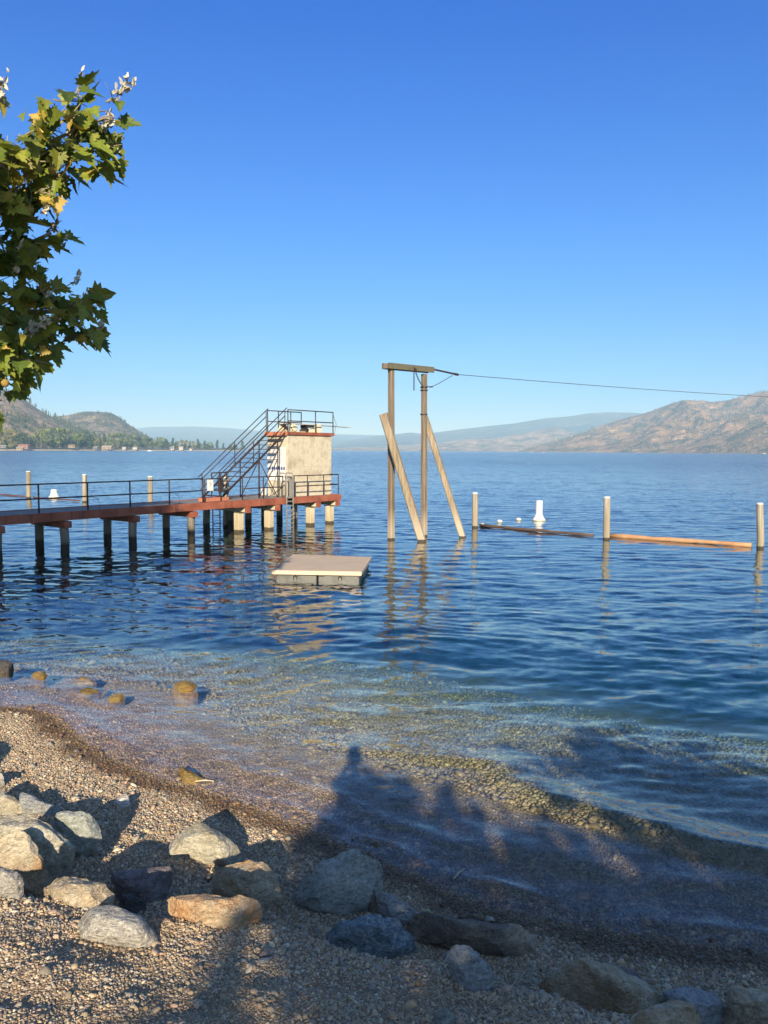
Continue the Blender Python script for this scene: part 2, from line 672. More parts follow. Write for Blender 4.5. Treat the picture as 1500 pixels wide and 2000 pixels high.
# ------------------------------------------------------------------ the lake
LAKE_END = 30000.0
rows = np.concatenate([2.0 * np.exp(np.linspace(0, math.log(150 / 2.0), 1350)), np.geomspace(150, LAKE_END, 90)[1:]])
cols = np.linspace(-1, 1, 560)
YY = np.repeat(rows[:, None], len(cols), 1)
XX = cols[None, :] * (0.72 * YY + 7.0)
ss = sdist(XX, YY)
cell = np.maximum(np.gradient(rows)[:, None], (0.72 * YY + 7) * 2 / len(cols))
fade = np.clip(-ss / 3.0, 0.12, 1.0) * sstep(120, 60, YY)
g = np.random.default_rng(5)
ZZ = np.zeros_like(XX)
wx = XX + (fbm(XX * 0.22, YY * 0.22, 3, 31) - .5) * 2.2
wy = YY + (fbm(XX * 0.20 + 40, YY * 0.20, 3, 37) - .5) * 2.2
for k in range(64):
    lam = 0.20 * (1.25 / 0.20) ** g.random() if k < 54 else g.uniform(1.3, 2.4)
    th = g.normal(0, 0.46) + R(6)
    kx, ky = math.sin(th) * 2 * math.pi / lam, -math.cos(th) * 2 * math.pi / lam
    amp = (0.0120 if k < 54 else 0.0085) * lam / (2 * math.pi)
    res = np.clip((lam / cell - 3.0) / 3.0, 0, 1)
    grp = 0.25 + 1.5 * vnoise(XX / (lam * 3.5) + k * 7.7, YY / (lam * 2.5) - k * 3.1, 50 + k)
    ZZ += amp * res * grp * np.sin(kx * wx + ky * wy + g.uniform(0, 6.28))
ZZ *= fade
# a boat's wake running in: one low steep-fronted swell, parallel to the shore
WAKE = np.array([on_z(*q)[:2] for q in [(560, 1448), (700, 1462), (810, 1478), (960, 1498), (1030, 1560), (1120, 1590), (1200, 1612), (1380, 1664), (1500, 1690)]])
WAKE = np.vstack([WAKE, WAKE[-1] + np.array([1.2, -0.45]), WAKE[-1] + np.array([4, -1.2])])
near = YY < 14
wd = np.zeros_like(XX)
wd[near] = sdist(XX[near], YY[near], WAKE)
px_, py_ = project(np.stack([XX, YY, 0 * XX], 2))
wamp = sstep(600, 1150, px_) * (0.75 + 0.5 * vnoise(XX * 0.8, YY * 0.8, 77)) * near
prof = np.where(wd > 0, np.exp(-(wd / 0.13) ** 2), np.exp(-(wd / 0.45) ** 2))
ZZ += 0.14 * wamp * prof
# small wavelets lapping along the edge
lap = vnoise(XX * 1.9 + 3, YY * 1.9, 91)
ZZ += near * (0.020 * lap * np.exp(-((ss + 0.16 + 0.2 * lap) / 0.075) ** 2) + 0.020 * (1 - lap) * np.exp(-((ss + 0.62 + 0.3 * lap) / 0.12) ** 2) + 0.016 * lap * np.exp(-((ss + 1.2 - 0.3 * lap) / 0.15) ** 2))
V = np.stack([XX.ravel(), YY.ravel(), ZZ.ravel()], 1)
nr, nc = XX.shape
idx = np.arange(nr * nc).reshape(nr, nc)
Qt = np.stack([idx[:-1, :-1].ravel(), idx[:-1, 1:].ravel(), idx[1:, 1:].ravel(), idx[1:, :-1].ravel()], 1)
# sides and bottom close the body of water
loop = np.concatenate([idx[0, :], idx[1:, -1], idx[-1, -2::-1], idx[-2:0:-1, 0]])
low = V[loop].copy()
low[:, 2] = -12.0
nb = len(V)
V = np.vstack([V, low])
L = len(loop)
i0 = np.arange(L)
i1 = (i0 + 1) % L
Qs = np.stack([loop[i1], loop[i0], nb + i0, nb + i1], 1)
# bottom: strips between the left and right lower rims
li = {int(q): nb + k for k, q in enumerate(loop)}
Qb = np.array([[li[int(idx[j, 0])], li[int(idx[j + 1, 0])], li[int(idx[j + 1, -1])], li[int(idx[j, -1])]] for j in range(1, nr - 2)])
wm = fast_mesh('lake_water', V, np.vstack([Qt, Qs, Qb]))
m = NT('lake_water')
geo = m.n('NewGeometry')
p = geo.outputs['Position']


def nvec(scale_xyz, sc, detail, seed):
    q = m.n('Mapping', i_Vector=p, i_Scale=scale_xyz, i_Location=(seed, seed * 1.7, 0)).outputs[0]
    nd = m.noise(q, sc, detail, 0.6)
    return m.vmath('SUBTRACT', nd.outputs['Color'], (0.5, 0.5, 0.5))


d1 = m.vmath('MULTIPLY', nvec((0.55, 1.0, 1.0), 1.1, 3, 0.0), (0.10, 0.30, 0.0))
d2 = m.vmath('MULTIPLY', nvec((0.6, 1.0, 1.0), 5.5, 3, 11.0), (0.17, 0.34, 0.0))
d3 = m.vmath('MULTIPLY', nvec((0.35, 1.0, 1.0), 0.09, 3, 23.0), (0.05, 0.12, 0.0))
dd = m.vmath('ADD', m.vmath('ADD', d1, d2), d3)
sepp = m.n('SeparateXYZ', i_Vector=p)
calm = m.n('MapRange', i_Value=sepp.outputs[1], i_1=5.0, i_2=20.0, i_3=1.0, i_4=1.0).outputs[0]
# ripples grow with the open water; at a grazing view the faces turned to the viewer hide those turned away
dd = m.vmath('SCALE', dd, scale=m.math('MULTIPLY', calm, m.n('MapRange', i_Value=sepp.outputs[1], i_1=14.0, i_2=220.0, i_3=1.0, i_4=4.0).outputs[0]))
toward = m.math('GREATER_THAN', m.vmath('DOT_PRODUCT', dd, geo.outputs['Incoming']), 0.0)
graze = m.n('MapRange', i_Value=m.math('ABSOLUTE', m.vmath('DOT_PRODUCT', geo.outputs['Incoming'], geo.outputs['Normal'])), i_1=0.06, i_2=0.25, i_3=-0.65, i_4=1.0).outputs[0]
dd = m.vmath('SCALE', dd, scale=m.math('ADD', toward, m.math('MULTIPLY', m.math('SUBTRACT', 1.0, toward), graze)))
nn = m.vmath('NORMALIZE', m.vmath('ADD', geo.outputs['Normal'], dd))
cs_ = m.math('ABSOLUTE', m.vmath('DOT_PRODUCT', geo.outputs['Incoming'], nn))
f5 = m.math('POWER', m.math('SUBTRACT', 1.0, cs_, clamp=True), 5.0)
fr = m.math('ADD', 0.021, m.math('MULTIPLY', f5, 0.979), clamp=True)
# caustic light web painted into the transparency colour, brightest along the cell edges
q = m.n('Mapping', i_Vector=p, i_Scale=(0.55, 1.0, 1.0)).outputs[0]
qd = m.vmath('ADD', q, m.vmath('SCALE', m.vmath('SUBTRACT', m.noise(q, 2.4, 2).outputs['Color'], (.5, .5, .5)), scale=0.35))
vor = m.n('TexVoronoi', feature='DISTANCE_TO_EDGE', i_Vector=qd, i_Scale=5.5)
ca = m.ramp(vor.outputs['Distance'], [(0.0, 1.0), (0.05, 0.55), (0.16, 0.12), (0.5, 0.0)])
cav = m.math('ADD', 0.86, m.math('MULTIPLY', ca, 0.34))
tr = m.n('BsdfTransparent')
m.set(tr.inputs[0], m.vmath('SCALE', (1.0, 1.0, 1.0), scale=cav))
gl = m.n('BsdfGlossy', i_Roughness=0.04, i_Normal=nn)
gl.inputs['Color'].default_value = (1, 1, 1, 1)
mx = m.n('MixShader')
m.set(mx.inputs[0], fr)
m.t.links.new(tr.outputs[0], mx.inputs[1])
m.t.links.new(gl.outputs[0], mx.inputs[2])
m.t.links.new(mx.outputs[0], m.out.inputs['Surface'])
va = m.n('VolumeAbsorption', i_Density=0.115)
va.inputs['Color'].default_value = (0.10, 0.62, 0.78, 1)
m.t.links.new(va.outputs[0], m.out.inputs['Volume'])
water = obj('lake_water', wm, m.m)
tag(water, kind='structure')

# ------------------------------------------------------------------ far hills
def hill(name, ridge, d_base, d_ridge, d_back, mat, amp, seed, step=3.0, nr=70, fs=1.0, power=1.25, basepx=None):
    """ridge: [(px, py)] skyline seen from the beach; the hill itself is a full relief from shore to back slope"""
    rx = np.array([q[0] for q in ridge], float)
    ry = np.array([q[1] for q in ridge], float)
    px = np.arange(rx[0], rx[-1] + 0.1, step)
    py = np.interp(px, rx, ry)
    k = np.ones(5) / 5
    py = np.convolve(np.pad(py, 2, 'edge'), k, 'valid')
    hgt = (hz(px) - py) / F
    t = np.concatenate([np.linspace(0, 1, nr), 1 + np.linspace(0, 1, 14)[1:]])
    ta = (px - 750) / F
    db = d_base(px) if callable(d_base) else np.full(px.shape, float(d_base))
    D = np.where(t[:, None] <= 1, db[None] + (d_ridge - db[None]) * t[:, None], d_ridge + (d_back - d_ridge) * (t[:, None] - 1))
    Xh = D * ta[None]
    Yh = D
    Ht = hgt[None] * d_ridge + H
    up = np.clip(t[:, None], 0, 1) ** power
    prof = np.where(t[:, None] <= 1, up, 1 - sstep(0, 1, t[:, None] - 1))
    nse = fbm(Xh / fs + 3, Yh / fs, 6, seed, ridged=True) - 0.55
    nse2 = fbm(Xh / fs * 4, Yh / fs * 4, 4, seed + 20) - 0.5
    w = np.clip(t[:, None] * (1 - t[:, None]) * 4, 0, 1) * (t[:, None] <= 1) + 0.10 * (t[:, None] > 0.02)
    Zh = Ht * prof + (nse * amp + nse2 * amp * 0.35) * w * np.clip(Ht / Ht.max() * 1.6, 0.1, 1)
    Zh = np.where(t[:, None] <= 1, np.minimum(Zh, (Ht - H) * D / d_ridge + H + 0.006 * Ht), Zh)   # nothing stands above the skyline
    Zh[0] = -4.0
    Zh[-1] = -4.0
    Vh = np.stack([Xh.ravel(), Yh.ravel(), Zh.ravel()], 1)
    a, b = Xh.shape
    ix = np.arange(a * b).reshape(a, b)
    Qh = np.stack([ix[:-1, :-1].ravel(), ix[:-1, 1:].ravel(), ix[1:, 1:].ravel(), ix[1:, :-1].ravel()], 1)
    o = obj(name, fast_mesh(name, Vh, Qh), mat)
    tag(o, kind='structure')
    return Xh, Yh, Zh, t


def hill_mat(name, grass, rock, dark, scale, tree_at=0.5, treescale=8.0, spots=0.5, pale=None):
    m = NT(name)
    p = m.pos()
    ps = m.scale(p, (1, 1, 1.6))
    a = m.noise(ps, scale, 7, 0.65)
    b = m.noise(ps, scale * 3.7, 5, 0.65, dist=0.6)
    c = m.mix(m.ramp(a.outputs[0], [(0.38, 0), (0.6, 1)]), grass, rock)
    if pale:
        c = m.mix(m.ramp(b.outputs[0], [(0.54, 0), (0.66, 1)]), c, pale)
    t1 = m.noise(ps, scale * 2.1, 5, 0.7)
    t2 = m.noise(p, scale * treescale * 4, 3, 0.6)
    f = m.math('ADD', m.math('MULTIPLY', t1.outputs[0], 0.6), m.math('MULTIPLY', t2.outputs[0], spots))
    f = m.ramp(f, [(tree_at, 0), (tree_at + 0.07, 1)])
    c = m.mix(f, c, dark)
    h = m.math('ADD', a.outputs[0], m.math('MULTIPLY', b.outputs[0], 0.6))
    h = m.math('ADD', h, m.math('MULTIPLY', t2.outputs[0], 0.25))
    m.bsdf(c, 0.95, m.bump(h, 0.9, 0.35 / scale * 0.5), spec=0.1)
    return m.m


M_hill_left = hill_mat('dry_hill_forest', (.34, .23, .12), (.33, .26, .20), (.055, .07, .03), 0.012, 0.53, 6.0)
M_hump = hill_mat('rocky_hump', (.22, .19, .10), (.34, .27, .20), (.06, .07, .04), 0.009, 0.52, 6.0, pale=(.52, .41, .27))
M_hill_right = hill_mat('dry_rock_hill', (.43, .29, .15), (.31, .205, .125), (.06, .066, .036), 0.0040, 0.535, 9.0, pale=(.60, .44, .25))
M_far = hill_mat('far_ridge', (.10, .10, .07), (.15, .12, .09), (.03, .045, .03), 0.0011, 0.50, 6.0)
M_plateau = hill_mat('far_plateau', (.07, .08, .06), (.12, .10, .08), (.03, .045, .035), 0.0006, 0.48, 5.0)
M_bench = hill_mat('far_benchland', (.36, .27, .16), (.44, .32, .22), (.07, .085, .05), 0.0026, 0.54, 8.0, pale=(.75, .62, .45))


def shore_d(px):
    return 1400.0 + np.clip(np.asarray(px, float), 0, 470) ** 1.4 / 470 ** 1.4 * 900.0


hillL = hill('rocky_hill', [(-260, 700), (-120, 742), (-50, 764), (0, 768), (22, 764), (35, 770), (50, 778), (70, 795), (95, 810), (130, 826), (170, 845), (215, 862), (260, 872), (300, 878), (330, 880)],
             lambda q: shore_d(q) + 80, 2500, 3600, M_hill_left, 46, 4, nr=90, fs=170, power=1.1)
hillH = hill('rocky_hump', [(40, 840), (80, 825), (115, 814), (140, 811), (155, 806), (172, 804), (190, 805), (215, 806), (228, 811), (240, 820), (255, 831), (270, 840), (285, 851), (300, 861), (330, 871), (370, 876), (420, 879)],
             2500, 3300, 4600, M_hump, 60, 12, nr=80, fs=260)
hill('far_plateau', [(150, 852), (240, 842), (275, 836), (300, 834), (380, 833), (440, 836), (480, 839), (540, 845), (600, 847), (680, 849), (760, 851), (800, 858), (860, 872), (900, 879)], 9500, 15500, 18500, M_plateau, 120, 21, fs=2200)
hill('far_ridge', [(600, 881), (640, 868), (690, 859), (740, 851), (775, 848), (800, 845), (825, 848), (850, 845), (905, 838), (960, 832), (1000, 828), (1060, 818), (1110, 814), (1140, 809), (1180, 806), (1230, 807), (1290, 812), (1360, 830), (1480, 860), (1520, 868)],
     8000, 11500, 14500, M_far, 150, 33, fs=1500)
hill('far_benchland', [(560, 881), (620, 877), (700, 873), (800, 869), (860, 864), (900, 858), (960, 857), (1010, 849), (1060, 838), (1085, 836), (1120, 846), (1180, 856), (1250, 868), (1330, 880)],
     6000, 8200, 10000, M_bench, 110, 41, fs=700)
hillR = hill('dry_rock_hill', [(985, 886), (1020, 881), (1045, 873), (1085, 860), (1130, 848), (1165, 834), (1200, 822), (1240, 812), (1262, 806), (1280, 799), (1310, 788), (1335, 782), (1352, 785), (1362, 783), (1385, 787), (1420, 782), (1450, 774), (1480, 768), (1500, 763), (1560, 752), (1700, 720), (1900, 690)],
             lambda q: 3000 + np.clip(1500 - q, 0, 600) * 3.4, 5600, 7500, M_hill_right, 240, 57, nr=130, fs=420, power=0.95)

# low strip of town shore at the foot of the left hills
px = np.arange(-260, 475, 6.0)
t = np.array([0.0, 0.004, 0.012, 0.03, 0.08, 0.2, 0.5])
D = shore_d(px)[None] * (1 + t[:, None])
Zs = np.array([-3, 1.2, 2.2, 3.0, 5.0, 9.0, -6.0])[:, None] + 0 * D
Xs = (px[None] - 750) / F * D
ix = np.arange(D.size).reshape(D.shape)
m = NT('town_shore')
sx_ = m.n('SeparateXYZ', i_Vector=m.pos())
c = m.mix(m.n('MapRange', i_Value=sx_.outputs[2], i_1=2.0, i_2=2.6).outputs[0], (.46, .40, .30), (.10, .11, .05))
m.bsdf(c, 0.9)
o = obj('far_shore', fast_mesh('far_shore', np.stack([Xs.ravel(), D.ravel(), Zs.ravel()], 1),
        np.stack([ix[:-1, :-1].ravel(), ix[:-1, 1:].ravel(), ix[1:, 1:].ravel(), ix[1:, :-1].ravel()], 1)), m.m)
tag(o, kind='structure')

# conifers scattered over the left hills: nobody could count them
foliage_m = NT('conifer_green')
fc = foliage_m.noise(foliage_m.pos(), 0.05, 3)
foliage_m.bsdf(foliage_m.ramp(fc.outputs[0], [(0.3, (.045, .062, .026)), (0.7, (.10, .11, .045))]), 0.9, spec=0.1)


def conifer(mb, x, y, z, h, g, n=5):
    for k in range(3):
        r = h * (0.20 - 0.05 * k)
        z0, z1 = z + h * (0.08 + 0.27 * k), z + h * (0.5 + 0.25 * k)
        ph = g.uniform(0, 6)
        vs = [(x + r * math.cos(ph + 6.283 * i / n) * g.uniform(.7, 1.2), y + r * math.sin(ph + 6.283 * i / n), z0) for i in range(n)] + [(x, y, z1)]
        mb.add(vs, [(i, (i + 1) % n, n) for i in range(n)])


g = np.random.default_rng(3)
mb = MB()
for (Xh, Yh, Zh, tt), cnt, hh, dens in ((hillL, 2300, (9, 19), 0.0), (hillH, 900, (8, 17), 0.0)):
    a = int((tt <= 1).sum())
    done = 0
    while done < cnt:
        i, j = g.integers(1, a), g.integers(0, Xh.shape[1])
        x, y, z = Xh[i, j] + g.uniform(-12, 12), Yh[i, j] + g.uniform(-12, 12), Zh[i, j]
        if z < 4:
            continue
        q = fbm(np.array([x / 110.0]), np.array([y / 110.0]), 3, 8)[0]
        if q < 0.40 + 0.16 * (z / Zh.max()) and g.random() < 0.93:
            continue
        conifer(mb, x, y, z - 1, g.uniform(*hh), g, 4)
        done += 1
o = obj('hillside_forest', mb, foliage_m.m)
tag(o, 'dark conifers scattered over the dry hills behind the town shore', 'forest', kind='stuff')
g = np.random.default_rng(4)
mb = MB()
Xh, Yh, Zh, tt = hillR
a = int((tt <= 1).sum())
done = 0
while done < 2600:
    i, j = g.integers(1, a), g.integers(0, Xh.shape[1])
    x, y, z = Xh[i, j] + g.uniform(-20, 20), Yh[i, j] + g.uniform(-20, 20), Zh[i, j]
    if z < 4 or Xh[i, j] > 0.6 * Yh[i, j]:
        continue
    q = fbm(np.array([x / 260.0]), np.array([y / 260.0]), 4, 18)[0]
    if q < 0.50 + 0.10 * (z / Zh.max()) and g.random() < 0.95:
        continue
    conifer(mb, x, y, z - 2, g.uniform(9, 20), g, 4)
    done += 1
o = obj('hillside_forest', mb, foliage_m.m)
tag(o, 'dark conifer patches on the dry brown hill across the lake', 'forest', kind='stuff')

# trees of the town shore, one by one
shore_leaf = {}
for nm, c1, c2 in (('cottonwood_green', (.075, .115, .028), (.19, .23, .065)), ('dark_green', (.03, .06, .022), (.085, .125, .045)),
                   ('olive_green', (.14, .14, .04), (.28, .25, .09)), ('yellow_green', (.16, .17, .035), (.30, .29, .07))):
    m = NT('leaves_' + nm)
    at = m.n('Attribute', attribute_name='Col')
    q = m.n('SeparateColor', i_Color=at.outputs['Color'])
    m.bsdf(m.mix(q.outputs[0], c1, c2), 0.85, spec=0.2)
    shore_leaf[nm] = m.m
bark_far = mottled('grey_bark', [(.10, .08, .06), (.2, .17, .13)], 1.0)


def crown_mesh(seed, wid, kind):
    """crown 1 m high standing on z=0.12..1: clumps of small leafy faces"""
    g = np.random.default_rng(seed)
    vs, fs, cs = [], [], []
    nclump = 16
    for c_ in range(nclump):
        hgt = g.uniform(0.22, 0.92)
        if kind == 'poplar':
            rad = 0.13
        elif kind == 'pine':
            rad = 0.27 * (1.05 - hgt)
        else:
            rad = wid * 0.36 * math.sin(math.pi * min(0.97, hgt * 0.85 + 0.1)) ** 0.6
        a = g.uniform(0, 6.283)
        rr = rad * math.sqrt(g.random())
        cx, cy = rr * math.cos(a), rr * math.sin(a)
        cr = (0.17 if kind == 'round' else 0.10) * g.uniform(.7, 1.2)
        tone = g.uniform(0.1, 1)
        for k in range(26):
            d = g.normal(0, 1, 3)
            d /= np.linalg.norm(d)
            q = np.array([cx, cy, min(hgt, 0.93)]) + d * cr * g.uniform(.55, 1.0)
            u = g.normal(0, 1, 3)
            u -= d * (u @ d) * 0.8
            u /= np.linalg.norm(u)
            w = np.cross(d, u)
            s = 0.055 * g.uniform(.6, 1.3)
            o = len(vs)
            vs += [q - u * s, q + w * s * .8, q + u * s, q - w * s * .8]
            fs.append((o, o + 1, o + 2, o + 3))
            cs += [[tone * g.uniform(.6, 1)] * 3] * 4
    return np.array(vs), np.array(fs), np.array(cs)


protos = []
for k, (wid, kind, mt) in enumerate([(1.15, 'round', 'cottonwood_green'), (0.95, 'round', 'cottonwood_green'), (1.2, 'round', 'dark_green'), (0.8, 'round', 'dark_green'),
                                     (1.0, 'round', 'olive_green'), (0.5, 'poplar', 'olive_green'), (0.5, 'pine', 'dark_green'), (1.1, 'round', 'yellow_green')]):
    v_, f_, c_ = crown_mesh(100 + k, wid, kind)
    me = fast_mesh('crown', v_, f_, False)
    set_cols(me, c_)
    me.materials.append(shore_leaf[mt])
    tb = MB().tube([(0, 0, -0.05), (0.01, 0, 0.25), (0.0, 0.01, 0.6)], [0.03, 0.022, 0.01], 6)
    tm = bpy.data.meshes.new('trunk')
    tm.from_pydata(tb.v, [], tb.f)
    tm.materials.append(bark_far)
    protos.append((me, tm, kind, mt))
KINDN = {('round', 'cottonwood_green'): ('cottonwood_tree', 'broad mid green cottonwood in the tree row along the far town shore', 'broad green trees of the far shore'),
         ('round', 'dark_green'): ('shade_tree', 'rounded dark green tree in the tree row along the far town shore', 'dark round trees of the far shore'),
         ('round', 'olive_green'): ('olive_tree', 'dull olive green tree in the tree row along the far town shore', 'olive trees of the far shore'),
         ('poplar', 'olive_green'): ('poplar_tree', 'slim upright olive poplar in the tree row along the far town shore', 'poplars of the far shore'),
         ('pine', 'dark_green'): ('pine_tree', 'dark pointed conifer in the tree row along the far town shore', 'conifers of the far shore'),
         ('round', 'yellow_green'): ('willow_tree', 'pale yellow green willow in the tree row along the far town shore', 'willows of the far shore')}
g = np.random.default_rng(21)


def shore_tree(k, px, base, top, back):
    me, tm, kind, mt = protos[k]
    d = float(shore_d(px)) * (1.006 + back)
    x = (px - 750) / F * d
    hgt = (base - top) / F * d
    zb = H + (hz(px) - base) / F * d
    nm, lab, grp = KINDN[(kind, mt)]
    r = thing(nm, lab, 'tree', (x, d, zb), grp)
    r.scale = (hgt * 1.0, hgt * 1.0, hgt)
    r.rotation_euler = (0, 0, g.uniform(0, 6.28))
    for q, w in (('crown', me), ('trunk', tm)):
        o = bpy.data.objects.new(q, w)
        C.objects.link(o)
        o.parent = r
    return r


# (kind, px, base, top): the trees one can tell apart, then the fill of the row
TREES = [(4, 8, 873, 840), (4, 22, 872, 838), (2, 42, 870, 842), (2, 52, 871, 846), (3, 64, 876, 857), (7, 23, 877, 865), (0, 82, 874, 830), (0, 97, 874, 833), (1, 118, 874, 836), (1, 131, 872, 838),
         (2, 139, 874, 852), (0, 152, 875, 843), (2, 168, 877, 852), (1, 159, 876, 846), (4, 186, 874, 852), (4, 200, 873, 855), (6, 172, 868, 840), (6, 186, 866, 842), (6, 205, 868, 846), (3, 178, 870, 850),
         (1, 222, 876, 847), (1, 236, 876, 845), (0, 246, 876, 848), (1, 262, 877, 850), (2, 272, 877, 851), (1, 285, 877, 853), (3, 293, 877, 856), (0, 306, 878, 852), (0, 318, 878, 852), (2, 326, 878, 857), (6, 339, 878, 855),
         (4, 347, 878, 862), (5, 357, 878, 857), (5, 363, 878, 858), (5, 371, 878, 860), (5, 379, 878, 860), (6, 387, 878, 857), (7, 392, 879, 866), (2, 402, 879, 861), (0, 410, 879, 862), (6, 425, 879, 859), (6, 437, 880, 865), (2, 449, 880, 868), (3, 460, 881, 869), (6, 474, 881, 861)]
for k, px, b, tp in TREES:
    shore_tree(k, px, b, tp, g.uniform(0.004, 0.03))
for i in range(70):
    px = g.uniform(-40, 470)
    hh = 24 - 12 * px / 470 + g.uniform(-7, 5)
    b = 876 + px * 0.009 - g.uniform(0, 5)
    shore_tree(int(g.choice([0, 1, 2, 3, 4, 4, 6, 7])), px, b, b - max(7, hh * 0.75), g.uniform(0.03, 0.10))

# houses and boats over there
M_wall = {k: mottled('house_wall_' + k, [c, tuple(x * .85 for x in c)], 0.4, 0.8) for k, c in (('white', (.62, .60, .54)), ('tan', (.32, .26, .19)), ('rose', (.32, .20, .15)), ('grey', (.20, .19, .18)))}
M_roof = {k: mottled('house_roof_' + k, [c, tuple(x * .8 for x in c)], 0.6, 0.8) for k, c in (('pale', (.40, .37, .32)), ('red', (.33, .15, .10)), ('dark', (.10, .09, .09)), ('brown', (.22, .16, .12)))}
M_winfar = mottled('dark_window', [(.02, .02, .03), (.04, .05, .06)], 1, 0.2)


def house(px, base, w_px, h_px, wall, roof, label, yaw):
    d = float(shore_d(px)) * 1.0045
    s = d / F
    x = (px - 750) / F * d
    zb = max(1.0, H + (hz(px) - base) * s)
    w, hh, dp = w_px * s * .85, h_px * s * .75, 8.0
    r = thing('shore_house', label, 'house', (x, d, zb), 'houses along the far town shore')
    rot = Matrix.Rotation(yaw, 4, 'Z')
    T = lambda q: Vector((x, d, zb)) + rot @ Vector(q)
    wh = hh * 0.62
    obj('wall', MB().prism([T((-w / 2, 0, -1)), T((w / 2, 0, -1)), T((w / 2, dp, -1)), T((-w / 2, dp, -1))], (0, 0, wh + 1)), M_wall[wall], r)
    mb = MB()
    o = 0.5
    vs = [T((-w / 2 - o, -o, wh + .02)), T((w / 2 + o, -o, wh + .02)), T((w / 2 + o, dp + o, wh + .02)), T((-w / 2 - o, dp + o, wh + .02)), T((-w / 2 - o, dp / 2, hh)), T((w / 2 + o, dp / 2, hh))]
    mb.add(vs, [(0, 1, 5, 4), (2, 3, 4, 5), (1, 2, 5), (3, 0, 4), (3, 2, 1, 0)])
    obj('roof', mb, M_roof[roof], r)
    for k in range(2):
        cx = (-0.25 + 0.5 * k) * w
        obj('window', MB().prism([T((cx - 1, -.06, .9)), T((cx + 1, -.06, .9)), T((cx + 1, .02, .9)), T((cx - 1, .02, .9))], (0, 0, max(.6, wh * .5))), M_winfar, r)


for a in ((6, 874, 16, 6, 'grey', 'pale', 'low grey beach house with pale roof, first of the far shore row', .1),
          (46, 876, 24, 11, 'rose', 'red', 'long rose house with red roof beside the dark green trees on the far shore', -.1),
          (40, 878, 14, 7, 'tan', 'pale', 'small pale roofed boathouse in front of the red roofed house', .3),
          (141, 874, 14, 8, 'tan', 'brown', 'tan house with brown roof between the big cottonwoods', .2),
          (186, 877, 12, 7, 'grey', 'pale', 'small grey cottage with pale roof under the olive trees', -.2),
          (209, 877, 22, 9, 'tan', 'pale', 'wide tan house with long pale roof on the far beach', 0),
          (243, 877, 8, 8, 'white', 'dark', 'narrow white gabled house with dark roof on the far beach', .1),
          (264, 877, 10, 6, 'white', 'pale', 'white beach cottage with pale roof beside the moored boat', 0),
          (336, 878, 9, 9, 'white', 'pale', 'tall plain white house near the end of the tree row', 0),
          (354, 878, 9, 8, 'white', 'pale', 'white house with pale roof beside the poplars of the tree row', .1),
          (373, 879, 7, 6, 'white', 'dark', 'last small white house of the far shore', 0)):
    house(*a)
M_boat = mottled('boat_white', [(.75, .74, .72), (.65, .64, .62)], 1.0, 0.4)


def boat(px, d, ln, label):
    x = (px - 750) / F * d
    r = thing('motor_boat', label, 'boat', (x, d, 0.0))
    h = MB()
    ring = lambda s, z: [(x - ln / 2 * s, d - .9 * s, z), (x + ln * .3 * s, d - 1.1 * s, z), (x + ln / 2 * s * 1.1, d, z), (x + ln * .3 * s, d + 1.1 * s, z), (x - ln / 2 * s, d + .9 * s, z)]
    vs = ring(.8, -.3) + ring(1, 1.1)
    h.add(vs, [(i, (i + 1) % 5, 5 + (i + 1) % 5, 5 + i) for i in range(5)] + [(4, 3, 2, 1, 0), (5, 6, 7, 8, 9)])
    obj('hull', h, M_boat, r)
    obj('cabin', MB().prism([(x - ln * .2, d - .7, 1.1), (x + ln * .15, d - .7, 1.1), (x + ln * .1, d + .7, 1.1), (x - ln * .2, d + .7, 1.1)], (0, 0, 1.0)), M_boat, r)


boat(293, 1500, 10, 'white motor boat lying off the far town shore')
boat(1037, 3600, 16, 'white house boat near the foot of the brown hill')
boat(1060, 2300, 7, 'small white boat out on the lake before the brown hill')
boat(1243, 3000, 8, 'small white boat close under the brown hill')
boat(1490, 2700, 13, 'white boat moored at the edge of the brown hill shore')

# ------------------------------------------------------------------ materials of the near things
M_deck = mottled('weathered_deck_boards', [(.16, .15, .14), (.27, .25, .23), (.20, .19, .18)], 1.5, 0.85, stretch=(1, 1, 1))
m = NT('chipped_red_paint')
o_ = m.obj()
a_ = m.noise(o_, 1.3, 5, .6)
b_ = m.noise(m.scale(o_, (1, 1, 1.6)), 6.5, 6, .72)
d_ = m.noise(m.scale(o_, (1, 1, .1)), 5.0, 4, .6)
c = m.ramp(a_.outputs[0], [(.35, (.225, .066, .040)), (.5, (.28, .088, .052)), (.65, (.34, .12, .074))])
c = m.mix(m.ramp(d_.outputs[0], [(.54, 0.0), (.68, .6)]), c, (.12, .045, .03))
c = m.mix(m.ramp(b_.outputs[0], [(.635, 0.0), (.66, .75)]), c, (.42, .30, .22))
m.bsdf(c, .65, m.bump(b_.outputs[0], .3, .01), spec=.3)
M_red = m.m
m = NT('buoy_white')
a_ = m.noise(m.scale(m.obj(), (1, 1, .3)), 9.0, 4, .6)
z_ = m.n('SeparateXYZ', i_Vector=m.pos()).outputs[2]
c = m.mix(m.ramp(a_.outputs[0], [(.45, 0.0), (.7, .5)]), (.74, .73, .70), (.50, .48, .42))
zz_n = m.math('ADD', z_, m.math('MULTIPLY', m.math('SUBTRACT', a_.outputs[0], .5), .12))
c = m.mix(m.n('MapRange', i_Value=zz_n, i_1=.02, i_2=.10, i_3=.85, i_4=0.0).outputs[0], c, (.16, .17, .09))
m.bsdf(c, .45, m.bump(a_.outputs[0], .15, .01))
M_buoy = m.m
M_redlt = mottled('faded_red_paint', [(.44, .16, .09), (.50, .20, .12)], 1.5, 0.7, 0.25)
M_iron = mottled('dark_painted_steel', [(.026, .018, .017), (.055, .034, .028)], 6, 0.5, 0.1)
m = NT('stained_concrete')
o_ = m.obj()
